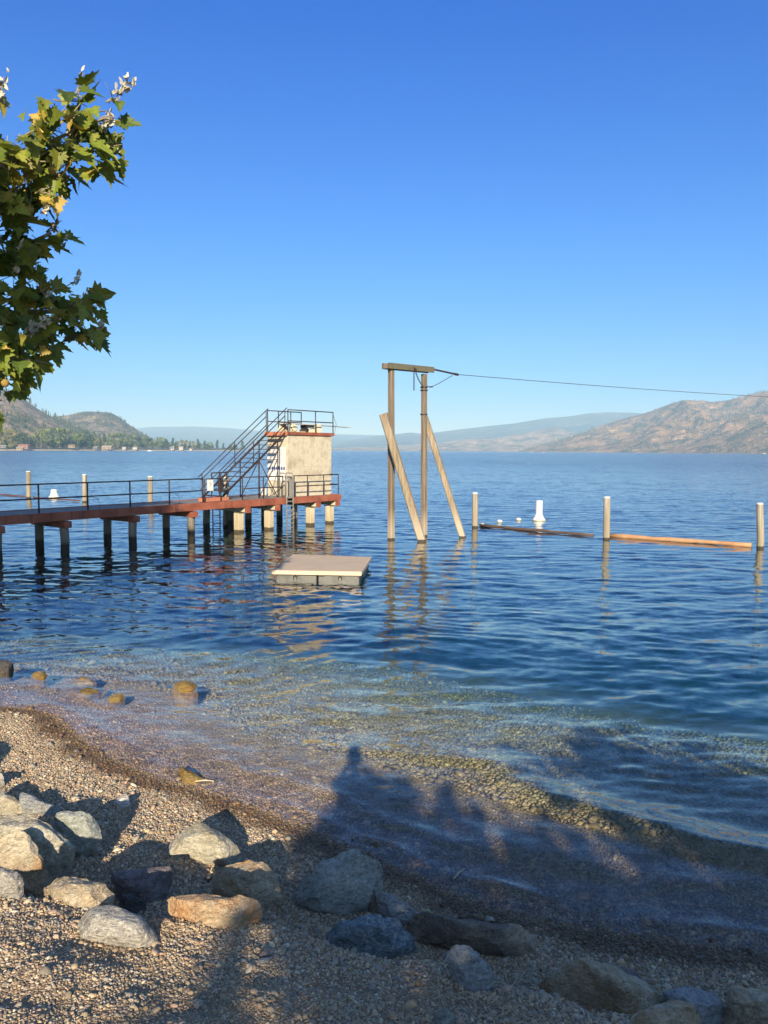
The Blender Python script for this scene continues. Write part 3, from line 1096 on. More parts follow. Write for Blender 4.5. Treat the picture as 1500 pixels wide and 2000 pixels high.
a_ = m.noise(o_, 1.5, 6, .65)
b_ = m.noise(m.scale(o_, (1, 1, .06)), 7.0, 4, .6)
f_ = m.noise(o_, 30, 3, .6)
c = m.ramp(a_.outputs[0], [(.34, (.38, .325, .235)), (.46, (.52, .46, .35)), (.54, (.58, .52, .405)), (.66, (.46, .40, .30))])
c = m.mix(m.ramp(b_.outputs[0], [(.57, 0.0), (.74, .30)]), c, (.30, .23, .15))
c = m.mix(1.0, c, m.ramp(f_.outputs[0], [(.3, .82), (.7, 1.1)]), 'MULTIPLY')
m.bsdf(c, .88, m.bump(m.math('ADD', a_.outputs[0], m.math('MULTIPLY', f_.outputs[0], .4)), .35, .02), spec=.25)
M_conc = m.m
M_pale = mottled('pale_pile', [(.50, .41, .28), (.66, .57, .42), (.58, .49, .35)], 2.5, 0.85, 0.4, stretch=(1, 1, .3))
M_white = mottled('white_paint', [(.74, .73, .70), (.66, .65, .62)], 2.0, 0.5, 0.1)
M_cream = mottled('cream_paint', [(.70, .66, .48), (.62, .58, .42)], 2.0, 0.5, 0.1)
M_black = mottled('black_rubber', [(.015, .015, .015), (.03, .03, .03)], 4.0, 0.7)
M_blue = mottled('blue_print', [(.03, .06, .22), (.04, .08, .26)], 4.0, 0.6)
M_ink = mottled('grey_print', [(.25, .27, .32), (.3, .3, .36)], 4.0, 0.6)
M_alu = mottled('aluminium', [(.55, .56, .56), (.45, .46, .47)], 3.0, 0.4)


def wood_mat(name, dark, mid, light, foot, wl=0.16, grain=3.0, fh=1.2):
    """weathered post wood, waterline stain at the foot"""
    m = NT(name)
    o = m.obj()
    v = m.scale(o, (1, 1, 0.06))
    w = m.math('MULTIPLY', m.rnd(), 30.0)
    a = m.noise(v, grain * 4, 5, 0.65, w)
    b = m.noise(o, 1.3, 4, 0.6, w)
    c = m.ramp(a.outputs[0], [(0.37, dark), (0.5, mid), (0.62, light)])
    c = m.mix(m.math('MULTIPLY', b.outputs[0], 0.35), c, light)
    z = m.n('SeparateXYZ', i_Vector=m.pos()).outputs[2]
    zn = m.math('ADD', z, m.math('MULTIPLY', m.math('SUBTRACT', a.outputs[0], .5), 0.5))
    c = m.mix(m.n('MapRange', i_Value=zn, i_1=fh * 0.5, i_2=fh * 1.3, i_3=0.75, i_4=0.0).outputs[0], c, foot)
    zw = m.math('ADD', z, m.math('MULTIPLY', m.math('SUBTRACT', b.outputs[0], .5), 0.12))
    c = m.mix(m.n('MapRange', i_Value=zw, i_1=wl * 0.7, i_2=wl, i_3=0.9, i_4=0.0).outputs[0], c, (.035, .028, .018))
    m.bsdf(c, 0.85, m.bump(a.outputs[0], 0.5, 0.02), spec=0.25)
    return m.m


M_pole = wood_mat('pole_wood', (.085, .068, .052), (.17, .135, .10), (.25, .20, .15), (.40, .335, .25), wl=.10, fh=1.0)
M_brace = wood_mat('brace_wood', (.14, .11, .075), (.26, .21, .145), (.36, .295, .21), (.50, .42, .31), wl=.10, fh=1.0)
M_post = wood_mat('swim_post_wood', (.12, .10, .08), (.28, .245, .19), (.46, .42, .35), (.30, .25, .17), wl=.12, grain=2.0)
M_sqpile = wood_mat('square_pile_paint', (.34, .28, .18), (.50, .42, .29), (.62, .54, .39), (.44, .36, .23), wl=.16, grain=1.2, fh=.6)
M_pile = wood_mat('pier_pile_wood', (.12, .10, .08), (.23, .20, .16), (.36, .32, .26), (.16, .135, .10), wl=.42, fh=.8)
M_beam = mottled('grey_green_timber', [(.07, .065, .045), (.13, .12, .08), (.10, .095, .065)], 3, 0.8, 0.3)
M_log1 = mottled('dark_log_bark', [(.05, .035, .028), (.12, .08, .06), (.08, .055, .045)], 3, 0.8, 0.5)
M_log2 = mottled('orange_log', [(.34, .14, .055), (.50, .30, .16), (.42, .20, .085)], 1.3, 0.7, 0.4)
M_log3 = mottled('rust_log', [(.10, .045, .035), (.16, .07, .055)], 2, 0.7, 0.4)

# ------------------------------------------------------------------ the pier
DZ = 1.46
K = Vector((-6.40, 33.7, 0))
u1, v1 = Vector((0.59, 0.8074, 0)), Vector((-0.8074, 0.59, 0))
u2, v2 = Vector((0.625, 0.7806, 0)), Vector((-0.7806, 0.625, 0))
WL, PW, PL, WW = 25.0, 3.0, 6.7, 2.1


def wk(t, p, z=0.0):
    q = K + u1 * t + v1 * p
    return Vector((q.x, q.y, z))


def pf(t, p, z=0.0):
    q = K + u2 * t + v2 * p
    return Vector((q.x, q.y, z))


def t_of(px, fn, p):
    """distance along the pier at which the point fn(t, p) is seen at photo column px"""
    a, b = -WL, 9.0
    for _ in range(60):
        c = (a + b) / 2
        q = fn(c, p)
        if q.x / q.y * F + 750 < px:
            a = c
        else:
            b = c
    return (a + b) / 2


pier = thing('swimming_pier', 'long red-edged swimming pier on piles with grey board deck', 'pier', (K.x, K.y, 0))
mb = MB()
n = int(WL / 0.15)
for i in range(n):
    t0 = -WL + i * 0.15
    mb.prism([wk(t0, .08, DZ - .06), wk(t0 + .14, .08, DZ - .06), wk(t0 + .14, WW - .08, DZ - .06), wk(t0, WW - .08, DZ - .06)], (0, 0, .05 + random.uniform(0, .006)))
for i in range(int(PL / 0.15)):
    t0 = 0.02 + i * 0.15
    mb.prism([pf(t0, .08, DZ - .06), pf(t0 + .14, .08, DZ - .06), pf(t0 + .14, PW - .08, DZ - .06), pf(t0, PW - .08, DZ - .06)], (0, 0, .05 + random.uniform(0, .006)))
obj('deck', mb, M_deck, pier)
FH = 0.31


def fascia(a, b, c, d, z=DZ, h=FH, m=M_red):
    obj('fascia', MB().prism([a, b, c, d], (0, 0, -h)), m, pier, bevel=0.01)


zt = DZ + .02
LD = t_of(565, pf, 0.0)      # the ladder stands in a gap of the fascia
fascia(wk(-WL, 0, zt), wk(-0.28, 0, zt), wk(-0.28, .09, zt), wk(-WL, .09, zt))
obj('fascia', MB().prism([wk(-0.28, -.06, zt + .004), pf(.30, -.06, zt + .004), pf(.30, .09, zt + .004), wk(-0.28, .09, zt + .004)], (0, 0, -FH - .01)), M_red, pier)
fascia(pf(.302, -.05, zt), pf(LD - .26, -.05, zt), pf(LD - .26, .09, zt), pf(.302, .09, zt))
fascia(pf(LD + .26, -.05, zt), pf(PL, -.05, zt), pf(PL, .09, zt), pf(LD + .26, .09, zt))
fascia(pf(PL - .09, .092, zt), pf(PL, .092, zt), pf(PL, PW, zt), pf(PL - .09, PW, zt))
fascia(wk(-WL, WW - .09, zt), wk(-.4, WW - .09, zt), wk(-.4, WW, zt), wk(-WL, WW, zt))
fascia(pf(.1, PW - .09, zt), pf(PL - .092, PW - .09, zt), pf(PL - .092, PW, zt), pf(.1, PW, zt))
mb = MB()
for p in (0.35, 1.05, 1.75):
    mb.bar(wk(-WL, p, DZ - .17), wk(-.2, p, DZ - .17), .10, .2)
for p in (0.4, 1.2, 2.0, 2.7):
    mb.bar(pf(.1, p, DZ - .17), pf(PL - .1, p, DZ - .17), .10, .2)
obj('joist', mb, M_deck, pier)


def round_pile(P, r, z1, mat):
    tw = [random.uniform(-.03, .03) for _ in range(4)]
    mbp = MB().tube([(P.x, P.y, -5), (P.x + tw[0], P.y + tw[1], -1), (P.x + tw[2], P.y, 0.4), (P.x, P.y, z1)], [r * 1.05, r, r * .98, r], 14)
    obj('pile', mbp, mat, pier, smooth=False)


# walkway: pairs of wooden piles under red cap beams
for px in (-140, -10, 122, 257, 372):
    t0 = t_of(px, wk, 0.22)
    obj('cap_beam', MB().bar(wk(t0, -.06, DZ - FH - .13), wk(t0, WW + .05, DZ - FH - .13), .28, .24), M_red, pier, bevel=.01)
    round_pile(wk(t0, .22), .155, DZ - FH - .25, M_pile)
    round_pile(wk(t0, WW - .25), .155, DZ - FH - .25, M_pile)
# platform: pale square-cut piles, pale beams with red end caps
for px in (466, 525, 577, 606, 644):
    t0 = t_of(px, pf, 0.30)
    if px == 577:
        t0 = t_of(577, pf, .9)
        round_pile(pf(t0, 1.0), .16, DZ - FH, M_pile)
        continue
    obj('cap_beam', MB().bar(pf(t0 + .22, .0, DZ - FH - .10), pf(t0 + .22, PW - .05, DZ - FH - .10), .26, .22), M_pale, pier, bevel=.01)
    obj('beam_end', MB().bar(pf(t0 + .22, -.055, DZ - FH - .12), pf(t0 + .22, -.003, DZ - FH - .12), .30, .27), M_red, pier)
    a = pf(t0, .32)
    s = .165
    vs = [a + u2 * i * s + v2 * j * s for i, j in ((-1, -1), (1, -1), (1, 1), (-1, 1))]
    obj('pile', MB().prism([Vector((q.x, q.y, -5)) for q in vs], (0, 0, 5 + DZ - FH - .24)), M_sqpile, pier, bevel=.03)
    obj('pile_cap', MB().bar(pf(t0, .1, DZ - FH - .225), pf(t0, .55, DZ - FH - .225), .36, .03), M_beam, pier)
for px, p in ((403, 2.2), (450, 2.5), (484, 2.2), (516, 2.5), (545, 2.6)):
    t0 = t_of(px, pf, p)
    round_pile(pf(t0, p), .16, DZ - FH, M_pile)
# salmon kerb block at the foot of the stairs
tA, tB = t_of(399, wk, .10), t_of(447, pf, .15)
obj('kerb_block', MB().prism([wk(tA, .16, DZ + .025), pf(tB, .16, DZ + .025), pf(tB, .5, DZ + .025), wk(tA, .5, DZ + .025)], (0, 0, .16)), M_redlt, pier, bevel=.01)

# ------------------------------------------------------------------ railings
def rail_run(root, pts, posts, hts=(1.02, 0.52), r=.028, z0=DZ):
    for hgt in hts:
        obj('rail', MB().tube([Vector((q.x, q.y, z0 + hgt)) for q in pts], r, 6), M_iron, root, smooth=True)
    for q in posts:
        obj('post', MB().tube([Vector((q.x, q.y, z0 - .02)), Vector((q.x, q.y, z0 + hts[0]))], r, 6), M_iron, root, smooth=True)


rl = thing('walkway_railing', 'dark two-bar steel railing running along the long walkway of the pier', 'railing', wk(-12, .12, DZ), 'railings of the pier')
posts = [wk(t_of(px, wk, .12), .12) for px in (-120, -20, 74, 170, 253, 330, 396)] + [wk(t_of(398.5, wk, .0) + .02, .12)]
rail_run(rl, [wk(-WL + .2, .12), posts[-1]], posts)
for px in (172, 331):
    t0 = t_of(px, wk, .12)
    obj('loose_cable', MB().tube([wk(t0 + .05, .1, DZ + .55), wk(t0 + .35, .05, DZ + .38), wk(t0 + .42, .05, DZ + .12), wk(t0 + .3, .06, DZ - .05)], .008, 5), M_iron, rl)
rp = thing('platform_railing', 'dark steel railing between the stairs and the ladder on the pier platform', 'railing', pf(1.5, .1, DZ), 'railings of the pier')
pts = [pf(t_of(px, pf, .1), .1) for px in (473, 514, 552)]
rail_run(rp, pts, pts)
rq = thing('platform_railing', 'dark steel railing around the tower end of the pier platform beyond the ladder', 'railing', pf(6, .1, DZ), 'railings of the pier')
pts = [pf(t_of(px, pf, .1), .1) for px in (574, 600, 631.5)] + [pf(PL - .06, .1)]
rail_run(rq, pts + [pf(PL - .06, PW - .1)], pts + [pf(PL - .06, 1.5), pf(PL - .06, PW - .1)])
rs_ = thing('stair_foot_railing', 'short dark railing with the white notice at the foot of the pier stairs', 'railing', wk(-.5, .14, DZ), 'railings of the pier')
ta, tb = t_of(399.5, wk, .14), t_of(431, wk, .14)
rail_run(rs_, [wk(ta, .14), wk(tb, .14)], [wk(ta, .14), wk(tb, .14)], hts=(1.0, .55))
ra = thing('far_railing', 'dark hoop railing around the water ladder behind the pier stairs', 'railing', wk(0, 2, DZ), 'railings of the pier')
a, b = wk(t_of(413, wk, 1.9), 1.9), pf(t_of(443, pf, 2.3), 2.3)
rail_run(ra, [a, b], [a, b, (a + b) / 2], hts=(1.18, .6))

# notice on the railing
sg = thing('notice_sign', 'small white notice sign with grey lines on the railing at the stair foot', 'sign', wk(t_of(410, wk, .08), .08, DZ + .6))
t0, t1 = t_of(404.5, wk, .10), t_of(416, wk, .10)
obj('panel', MB().prism([wk(t0, .11, DZ + .5), wk(t1, .11, DZ + .5), wk(t1, .09, DZ + .5), wk(t0, .09, DZ + .5)], (0, 0, .47)), M_white, sg)
mb = MB()
for k, (f0, f1) in enumerate(((.3, .62), (.28, .7), (.32, .66), (.3, .55))):
    z = DZ + .86 - k * .055
    mb.prism([wk(t0 + (t1 - t0) * f0, .092, z), wk(t0 + (t1 - t0) * f1, .092, z), wk(t0 + (t1 - t0) * f1, .084, z), wk(t0 + (t1 - t0) * f0, .084, z)], (0, 0, .016))
obj('lettering', mb, M_ink, sg)
bx = thing('control_box', 'dark box fixed to the railing post beside the white notice', 'box', wk(t_of(428.5, wk, .1), .1, DZ + .6))
t0, t1 = t_of(424.5, wk, .12), t_of(431.5, wk, .12)
obj('case', MB().prism([wk(t0, .1, DZ + .42), wk(t1, .1, DZ + .42), wk(t1, -.02, DZ + .42), wk(t0, -.02, DZ + .42)], (0, 0, .52)), M_iron, bx, bevel=.015)
obj('lid', MB().prism([wk(t0 - .03, .11, DZ + .942), wk(t1 + .03, .11, DZ + .942), wk(t1 + .03, -.04, DZ + .942), wk(t0 - .03, -.04, DZ + .942)], (0, 0, .03)), M_iron, bx)

# ------------------------------------------------------------------ the diving tower
TP0 = 0.68
T0, T1_ = t_of(561.4, pf, TP0), t_of(646.8, pf, TP0)
TP1 = TP0 + 1.40
TZ = 4.42                       # top of the wall
tw = thing('diving_tower', 'square pale concrete diving tower with red cap at the end of the pier', 'tower', pf((T0 + T1_) / 2, (TP0 + TP1) / 2, DZ))
obj('wall', MB().prism([pf(T0, TP0, DZ - .02), pf(T1_, TP0, DZ - .02), pf(T1_, TP1, DZ - .02), pf(T0, TP1, DZ - .02)], (0, 0, TZ - DZ + .02)), M_conc, tw, bevel=.012)
mb = MB()
zj = DZ + 1.42
mb.prism([pf(T0 + .02, TP0 - .003, zj), pf(T1_ - .02, TP0 - .003, zj), pf(T1_ - .02, TP0 + .02, zj), pf(T0 + .02, TP0 + .02, zj)], (0, 0, .012))
tm_ = (T0 + T1_) / 2 + .1
mb.prism([pf(tm_, TP0 - .0035, DZ + .1), pf(tm_ + .008, TP0 - .0035, DZ + .1), pf(tm_ + .008, TP0 + .02, DZ + .1), pf(tm_, TP0 + .02, DZ + .1)], (0, 0, TZ - DZ - .12))
obj('form_joint', mb, mottled('joint_grey', [(.36, .30, .21), (.42, .35, .25)], 4), tw)
obj('drain_hole', MB().tube([pf(T1_ - .14, TP0 - .006, DZ + 2.25), pf(T1_ - .14, TP0 + .02, DZ + 2.25)], .022, 10), M_black, tw)
zc = TZ + .003
obj('cap_slab', MB().prism([pf(T0 - .10, TP0 - .09, zc), pf(T1_ + .14, TP0 - .09, zc), pf(T1_ + .14, TP1 + .08, zc), pf(T0 - .10, TP1 + .08, zc)], (0, 0, .15)), M_red, tw, bevel=.008)
CZ = zc + .15
# stained upper edge plate on the stair side
obj('landing_edge', MB().prism([pf(T0 - .16, TP0 - .06, zc - .03), pf(T0 - .103, TP0 - .06, zc - .03), pf(T0 - .103, TP1 + .05, zc - .03), pf(T0 - .16, TP1 + .05, zc - .03)], (0, 0, .19)), M_redlt, tw)

# big notice board on the stair side of the tower
bd = thing('notice_board', 'large white rules board with lines of print on the tower wall behind the stairs', 'sign', pf(T0 - .02, 1.3, 3.0))
p0, p1 = TP0 + .10, TP1 - .02
obj('panel', MB().prism([pf(T0 - .03, p0, DZ + .75), pf(T0 - .004, p0, DZ + .75), pf(T0 - .004, p1, DZ + .75), pf(T0 - .03, p1, DZ + .75)], (0, 0, 1.62)), M_white, bd)
mb = MB()
for k in range(9):
    z = DZ + 2.28 - k * .085
    e = p0 + .06 + random.uniform(0, .25)
    mb.prism([pf(T0 - .036, e, z), pf(T0 - .028, e, z), pf(T0 - .028, p1 - .06, z), pf(T0 - .036, p1 - .06, z)], (0, 0, .016))
for k in range(12):
    e = p0 + .06 + k * .095
    mb.prism([pf(T0 - .036, e, DZ + .93), pf(T0 - .028, e, DZ + .93), pf(T0 - .028, e + .07, DZ + .93), pf(T0 - .036, e + .07, DZ + .93)], (0, 0, .045))
obj('lettering', mb, M_ink, bd)
mb = MB()
for k in range(7):
    e = p0 + .05 + k * .165
    for (y0, y1, z0, z1) in ((0, .11, 0, .13), (.02, .09, .135, .16)):
        mb.prism([pf(T0 - .036, e + y0, DZ + 1.28 + z0), pf(T0 - .028, e + y0, DZ + 1.28 + z0), pf(T0 - .028, e + y1, DZ + 1.28 + z0), pf(T0 - .036, e + y1, DZ + 1.28 + z0)], (0, 0, z1 - z0))
obj('pictogram_row', mb, M_blue, bd)
b2 = thing('white_box', 'small white box on the deck at the shaded corner of the tower', 'box', pf(T0 - .1, TP1 + .05, DZ))
obj('case', MB().prism([pf(T0 - .30, TP1 - .05, DZ + .01), pf(T0 - .12, TP1 - .05, DZ + .01), pf(T0 - .12, TP1 + .2, DZ + .01), pf(T0 - .30, TP1 + .2, DZ + .01)], (0, 0, .30)), M_white, b2, bevel=.02)
obj('lid', MB().prism([pf(T0 - .31, TP1 - .06, DZ + .312), pf(T0 - .11, TP1 - .06, DZ + .312), pf(T0 - .11, TP1 + .21, DZ + .312), pf(T0 - .31, TP1 + .21, DZ + .312)], (0, 0, .04)), M_white, b2)

# stairs
ST = thing('steel_staircase', 'steep dark steel staircase with double handrails climbing to the tower top', 'staircase', pf(T0 - 2, 1.3, DZ))
sp0, sp1 = TP0 + .02, TP1 - .12
tb = T0 - 4.15
te = T0 - .16


def sl(f, p, dz=0.0):
    """point on the stair pitch line, f 0 at the foot, 1 at the landing"""
    return pf(tb + (te - tb) * f, p, DZ + .05 + (CZ - .12 - DZ) * f + dz)


for p in (sp0, sp1):
    obj('stringer', MB().bar(sl(-.02, p, -.02), sl(1.0, p, -.02), .02, .10), M_iron, ST)
for k in range(14):
    f = (k + .6) / 14.4
    a = sl(f, sp0)
    b = sl(f, sp1)
    obj('tread', MB().prism([a - u2 * .13 + v2 * .02, a + u2 * .13 + v2 * .02, b + u2 * .13 - v2 * .02, b - u2 * .13 - v2 * .02], (0, 0, .028)), M_iron, ST)
for p in (sp0 - .02, sp1 + .02):
    for dz in (1.05, .82, .40):
        obj('handrail', MB().tube([sl(-.03 if dz > 1 else 0, p, dz), sl(1.03 if dz > 1 else 1.0, p, dz + (.06 if dz > 1 else 0))], .022, 6), M_iron, ST, smooth=True)
    for f in (0.02, .5, 1.0):
        obj('handrail_post', MB().tube([sl(f, p, -.05), sl(f, p, 1.05)], .022, 6), M_iron, ST, smooth=True)
    fs_ = .58
    q = sl(fs_, p)
    obj('support_post', MB().tube([Vector((q.x, q.y, DZ - .02)), q], .03, 6), M_iron, ST, smooth=True)
    q2 = sl(.60 + .28, p)
    obj('support_post', MB().tube([Vector((q2.x, q2.y, DZ - .02)), q2], .03, 6), M_iron, ST, smooth=True)
qa, qb = sl(.58, sp0), sl(.88, sp0)
qc, qd = sl(.58, sp1), sl(.88, sp1)
for a, b in ((Vector((qa.x, qa.y, DZ)), Vector((qb.x, qb.y, qa.z))), (Vector((qb.x, qb.y, DZ)), qa), (Vector((qc.x, qc.y, DZ)), Vector((qd.x, qd.y, qc.z)))):
    obj('cross_brace', MB().tube([a, b], .022, 6), M_iron, ST, smooth=True)
obj('cross_brace', MB().tube([qa, Vector((qb.x, qb.y, qa.z))], .018, 6), M_iron, ST, smooth=True)

# railing on the tower top
tr_ = thing('tower_railing', 'dark steel guard railing around the top of the diving tower', 'railing', pf(T0, TP0, CZ), 'railings of the pier')
fr_ = [pf(T0, TP0 - .04), pf((T0 + T1_) / 2 + .35, TP0 - .04), pf(T1_ + .08, TP0 - .04)]
rail_run(tr_, [fr_[0], fr_[-1]], fr_, hts=(1.05, .52), z0=CZ)
bk = [pf(T0 + .02, TP1), pf(T0 + .75, TP1), pf(T0 + 1.6, TP1), pf(T0 + 2.35, TP1)]
rail_run(tr_, [bk[0], bk[-1]], bk, hts=(1.05, .52), z0=CZ)
obj('stay_wire', MB().tube([pf(T1_ + .08, TP0 - .04, CZ + .95), pf(T1_ + .33, TP0 - .04, CZ + .45), pf(T1_ + .2, TP0 - .04, CZ)], .01, 5), M_iron, tr_)
obj('stay_wire', MB().tube([pf(T0 + .02, TP0 - .05, CZ + .5), pf(T0 + .25, TP0 - .08, CZ + .1), pf(T0 + .3, TP0 - .1, CZ - .1)], .016, 5), M_iron, tr_)

# diving board
dbp = (TP0 + TP1) / 2 + .12
tip = t_of(689, pf, dbp)
db = thing('diving_board', 'long pale diving board reaching out over the water from the tower top', 'diving board', pf(T0 + 1, dbp, CZ))
zb = CZ + .40
mb = MB()
ts = np.linspace(T0 + .5, tip, 8)
for i in range(7):
    za, zb2 = zb - .0 * i - .012 * max(0, i - 3), zb - .012 * max(0, i - 2)
    mb.prism([pf(ts[i], dbp - .24, za), pf(ts[i + 1], dbp - .24, zb2), pf(ts[i + 1], dbp + .24, zb2), pf(ts[i], dbp + .24, za)], (0, 0, .045 - .003 * i))
obj('plank', mb, M_alu, db)


def side_plate(t0, wid, hgt, p, mat, name):
    mb = MB()
    prof = [(-wid, 0), (wid, 0), (wid * .85, hgt * .55), (wid * .45, hgt), (-wid * .45, hgt), (-wid * .85, hgt * .55)]
    A = [pf(t0 + x, p, CZ + .005 + z) for x, z in prof]
    B = [pf(t0 + x, p + .05, CZ + .005 + z) for x, z in prof]
    mb.add(A + B, [tuple(range(6))[::-1], tuple(range(6, 12))] + [(i, (i + 1) % 6, 6 + (i + 1) % 6, 6 + i) for i in range(6)])
    obj(name, mb, mat, db)


for p in (dbp - .36, dbp + .31):
    side_plate(T0 + .85, .36, .38, p, M_cream, 'anchor_stand')
    side_plate(T0 + 2.35, .40, .26, p, M_cream, 'fulcrum_stand')
obj('anchor_bar', MB().bar(pf(T0 + .62, dbp - .4, zb + .02), pf(T0 + .62, dbp + .4, zb + .02), .1, .1), M_beam, db)
tfw = T0 + 2.55
mb = MB().tube([pf(tfw, dbp - .46, CZ + .22), pf(tfw, dbp - .39, CZ + .22)], .235, 20)
obj('fulcrum_wheel', mb, M_cream, db, smooth=False)
mb = MB().tube([pf(T0 + .9, dbp - .42, CZ + .2), pf(T0 + .9, dbp - .37, CZ + .2)], .15, 16)
obj('anchor_hub', mb, M_cream, db)
obj('fulcrum_pad', MB().prism([pf(T0 + 2.0, dbp - .30, CZ + .26), pf(T0 + 2.4, dbp - .30, CZ + .26), pf(T0 + 2.4, dbp + .3, CZ + .26), pf(T0 + 2.0, dbp + .3, CZ + .26)], (0, 0, .13)), M_black, db)

# ladders
def ladder(name, label, a, b, ztop, zbot, mat, hoop=True, steps=7, lean=Vector((0, 0, 0))):
    r = thing(name, label, 'ladder', (a.x, a.y, 0))
    for q in (a, b):
        pts = [Vector((q.x, q.y, zbot)) + lean * -.2, Vector((q.x, q.y, ztop))]
        if hoop:
            pts += [Vector((q.x, q.y, ztop)) + v2 * .08 + Vector((0, 0, .06)), Vector((q.x, q.y, ztop)) + v2 * .42 + Vector((0, 0, .06)), Vector((q.x, q.y, ztop - .06)) + v2 * .5, Vector((q.x, q.y, DZ)) + v2 * .5]
        obj('side_rail', MB().tube(pts, .028, 8), mat, r, smooth=True)
    for k in range(steps):
        z = zbot + .35 + k * (min(ztop, DZ + .1) - zbot - .4) / (steps - 1)
        obj('rung', MB().bar(Vector((a.x, a.y, z)), Vector((b.x, b.y, z)), .07, .035), mat, r)
    return r


M_galv = mottled('galvanised_steel', [(.20, .19, .17), (.33, .31, .28)], 3, 0.5)
la, lb = t_of(559.5, pf, -.12), t_of(572, pf, -.12)
ladder('swim_ladder', 'tall grey steel ladder from the water through the pier edge by the tower', pf(la, -.12), pf(lb, -.12), DZ + 1.1, -.7, M_galv, True, 10)
la, lb = t_of(414.5, pf, PW + .1), t_of(428.5, pf, PW + .1)
ladder('swim_ladder', 'thin dark water ladder on the far side under the stairs', pf(la, PW + .1), pf(lb, PW + .1), DZ - .05, -.6, M_iron, False, 5)
gr = thing('grey_locker', 'upright grey panel standing behind the ladder hoops beside the tower', 'locker', pf(LD, .5, DZ))
t0 = t_of(563, pf, .55)
obj('panel', MB().prism([pf(t0, .52, DZ), pf(t0 + .22, .52, DZ), pf(t0 + .22, .6, DZ), pf(t0, .6, DZ)], (0, 0, .95)), M_galv, gr, bevel=.01)
obj('cap', MB().prism([pf(t0 - .02, .5, DZ + .952), pf(t0 + .24, .5, DZ + .952), pf(t0 + .24, .62, DZ + .952), pf(t0 - .02, .62, DZ + .952)], (0, 0, .03)), M_galv, gr)

# ------------------------------------------------------------------ the zip-line frame
zf = thing('zipline_support', 'tall weathered wooden frame standing in the lake with two leaning braces', 'frame', (.32, 31.7, 0))
A, B = Vector((.32, 31.7, 0)), Vector((1.75, 33.1, 0))


def square_post(a, b, s, mat, name, root, s2=None, up=(0.7, 0.7, 0)):
    mb = MB()
    a, b = Vector(a), Vector(b)
    d = (b - a).normalized()
    x = d.cross(Vector(up)).normalized()
    y = x.cross(d).normalized()
    n = 10
    cut = .25
    ring = []
    for i in range(n + 1):
        c = a + (b - a) * (i / n)
        k = (s + (s2 - s) * i / n) if s2 else s
        j = 1 + random.uniform(-.03, .03)
        ring.append([c + x * k / 2 * sx * j + y * k / 2 * sy * j for sx, sy in ((-1, -.7), (-.7, -1), (.7, -1), (1, -.7), (1, .7), (.7, 1), (-.7, 1), (-1, .7))])
    vs = [q for r in ring for q in r]
    fs = [(i * 8 + k, i * 8 + (k + 1) % 8, (i + 1) * 8 + (k + 1) % 8, (i + 1) * 8 + k) for i in range(n) for k in range(8)]
    fs += [tuple(range(8))[::-1], tuple(n * 8 + k for k in range(8))]
    mb.add(vs, fs)
    return obj(name, mb, mat, root)


def at_px(px, py, d):
    return Vector(at_depth(px, py, d))


pa_top = at_px(764, 716, 31.7)
pb_top = at_px(828.5, 731, 33.1)
square_post((A.x + .01, A.y, -4), pa_top, .27, M_pole, 'pole', zf, .225)
square_post((B.x + .02, B.y, -4), pb_top, .26, M_pole, 'pole', zf, .215)
# crossbeam: two planks bolted either side
bdir = (pb_top - pa_top)
bdir.z = 0
bdir.normalize()
e0, e1 = at_px(752.5, 714.5, 31.45), at_px(841.5, 723.0, 33.3)
side = Vector((bdir.y, -bdir.x, 0))
for s in (.17, -.17):
    obj('crossbeam', MB().bar(e0 + side * s + Vector((0, 0, -.0)), e1 + side * s, .07, .24), M_beam, zf, bevel=.01)
obj('beam_block', MB().bar(e0 + side * 0 + bdir * .05, e0 + bdir * .5, .26, .2), M_pole, zf)
b1t, b1b = at_px(748.5, 808, 30.9), at_px(829, 1073, 31.25)
bb = b1b + (b1b - b1t).normalized() * 2.5
square_post(bb, b1t, .29, M_brace, 'brace', zf, .31, up=(0.3, 1, 0))
b2t, b2b = at_px(830, 815, 33.45), at_px(905.5, 1056, 32.6)
bb = b2b + (b2b - b2t).normalized() * 2.5
square_post(bb, b2t, .25, M_brace, 'brace', zf, .25, up=(0.3, 1, 0))
mb = MB()
for dz in (-.55, -.68, -1.7):
    c = pb_top + Vector((0, 0, dz))
    mb.lathe((c.x, c.y, c.z), [(.155, -.02), (.165, -.01), (.165, .02), (.155, .025)], 10)
obj('iron_band', mb, M_iron, zf)
cb = thing('zipline_cable', 'thin dark steel cable running from the frame beam across the lake sky', 'cable', tuple(e1))
c0 = e1 + Vector((0, 0, .06))
cd = Vector((1.54, 1, 0)).normalized()
c1 = at_px(893, 731.5, 33.9)
pts = [c0, c1]
end = at_px(1500, 775.3, 47.5)
mid = [c1 + (end - c1) * f + Vector((0, 0, -.06 * math.sin(math.pi * f))) for f in np.linspace(0, 1, 9)[1:]]
far_end = end + (end - c1) * .25
obj('turnbuckle_rod', MB().tube([c0 - (c1 - c0) * .2, c1], .04, 8), M_iron, cb)
obj('clamp', MB().tube([c1 - (c1 - c0) * .12, c1 + (c1 - c0) * .04], .055, 8), M_iron, cb)
obj('wire', MB().tube([c1] + mid + [far_end], .014, 6), M_iron, cb)
sc_ = thing('safety_line', 'slack dark safety line from the pole collar up to the cable clamp', 'line', tuple(pb_top))
s0, s1, s2 = at_px(834, 754, 33.0), at_px(842, 756, 33.1), at_px(884, 733, 33.8)
obj('wire', MB().tube([s0, s1, at_px(858, 748.5, 33.4), s2], .014, 6), M_iron, sc_)
obj('shackle', MB().tube([s1 - Vector((.08, 0, 0)), s1 + Vector((.08, 0, .02))], .03, 8), M_iron, sc_)


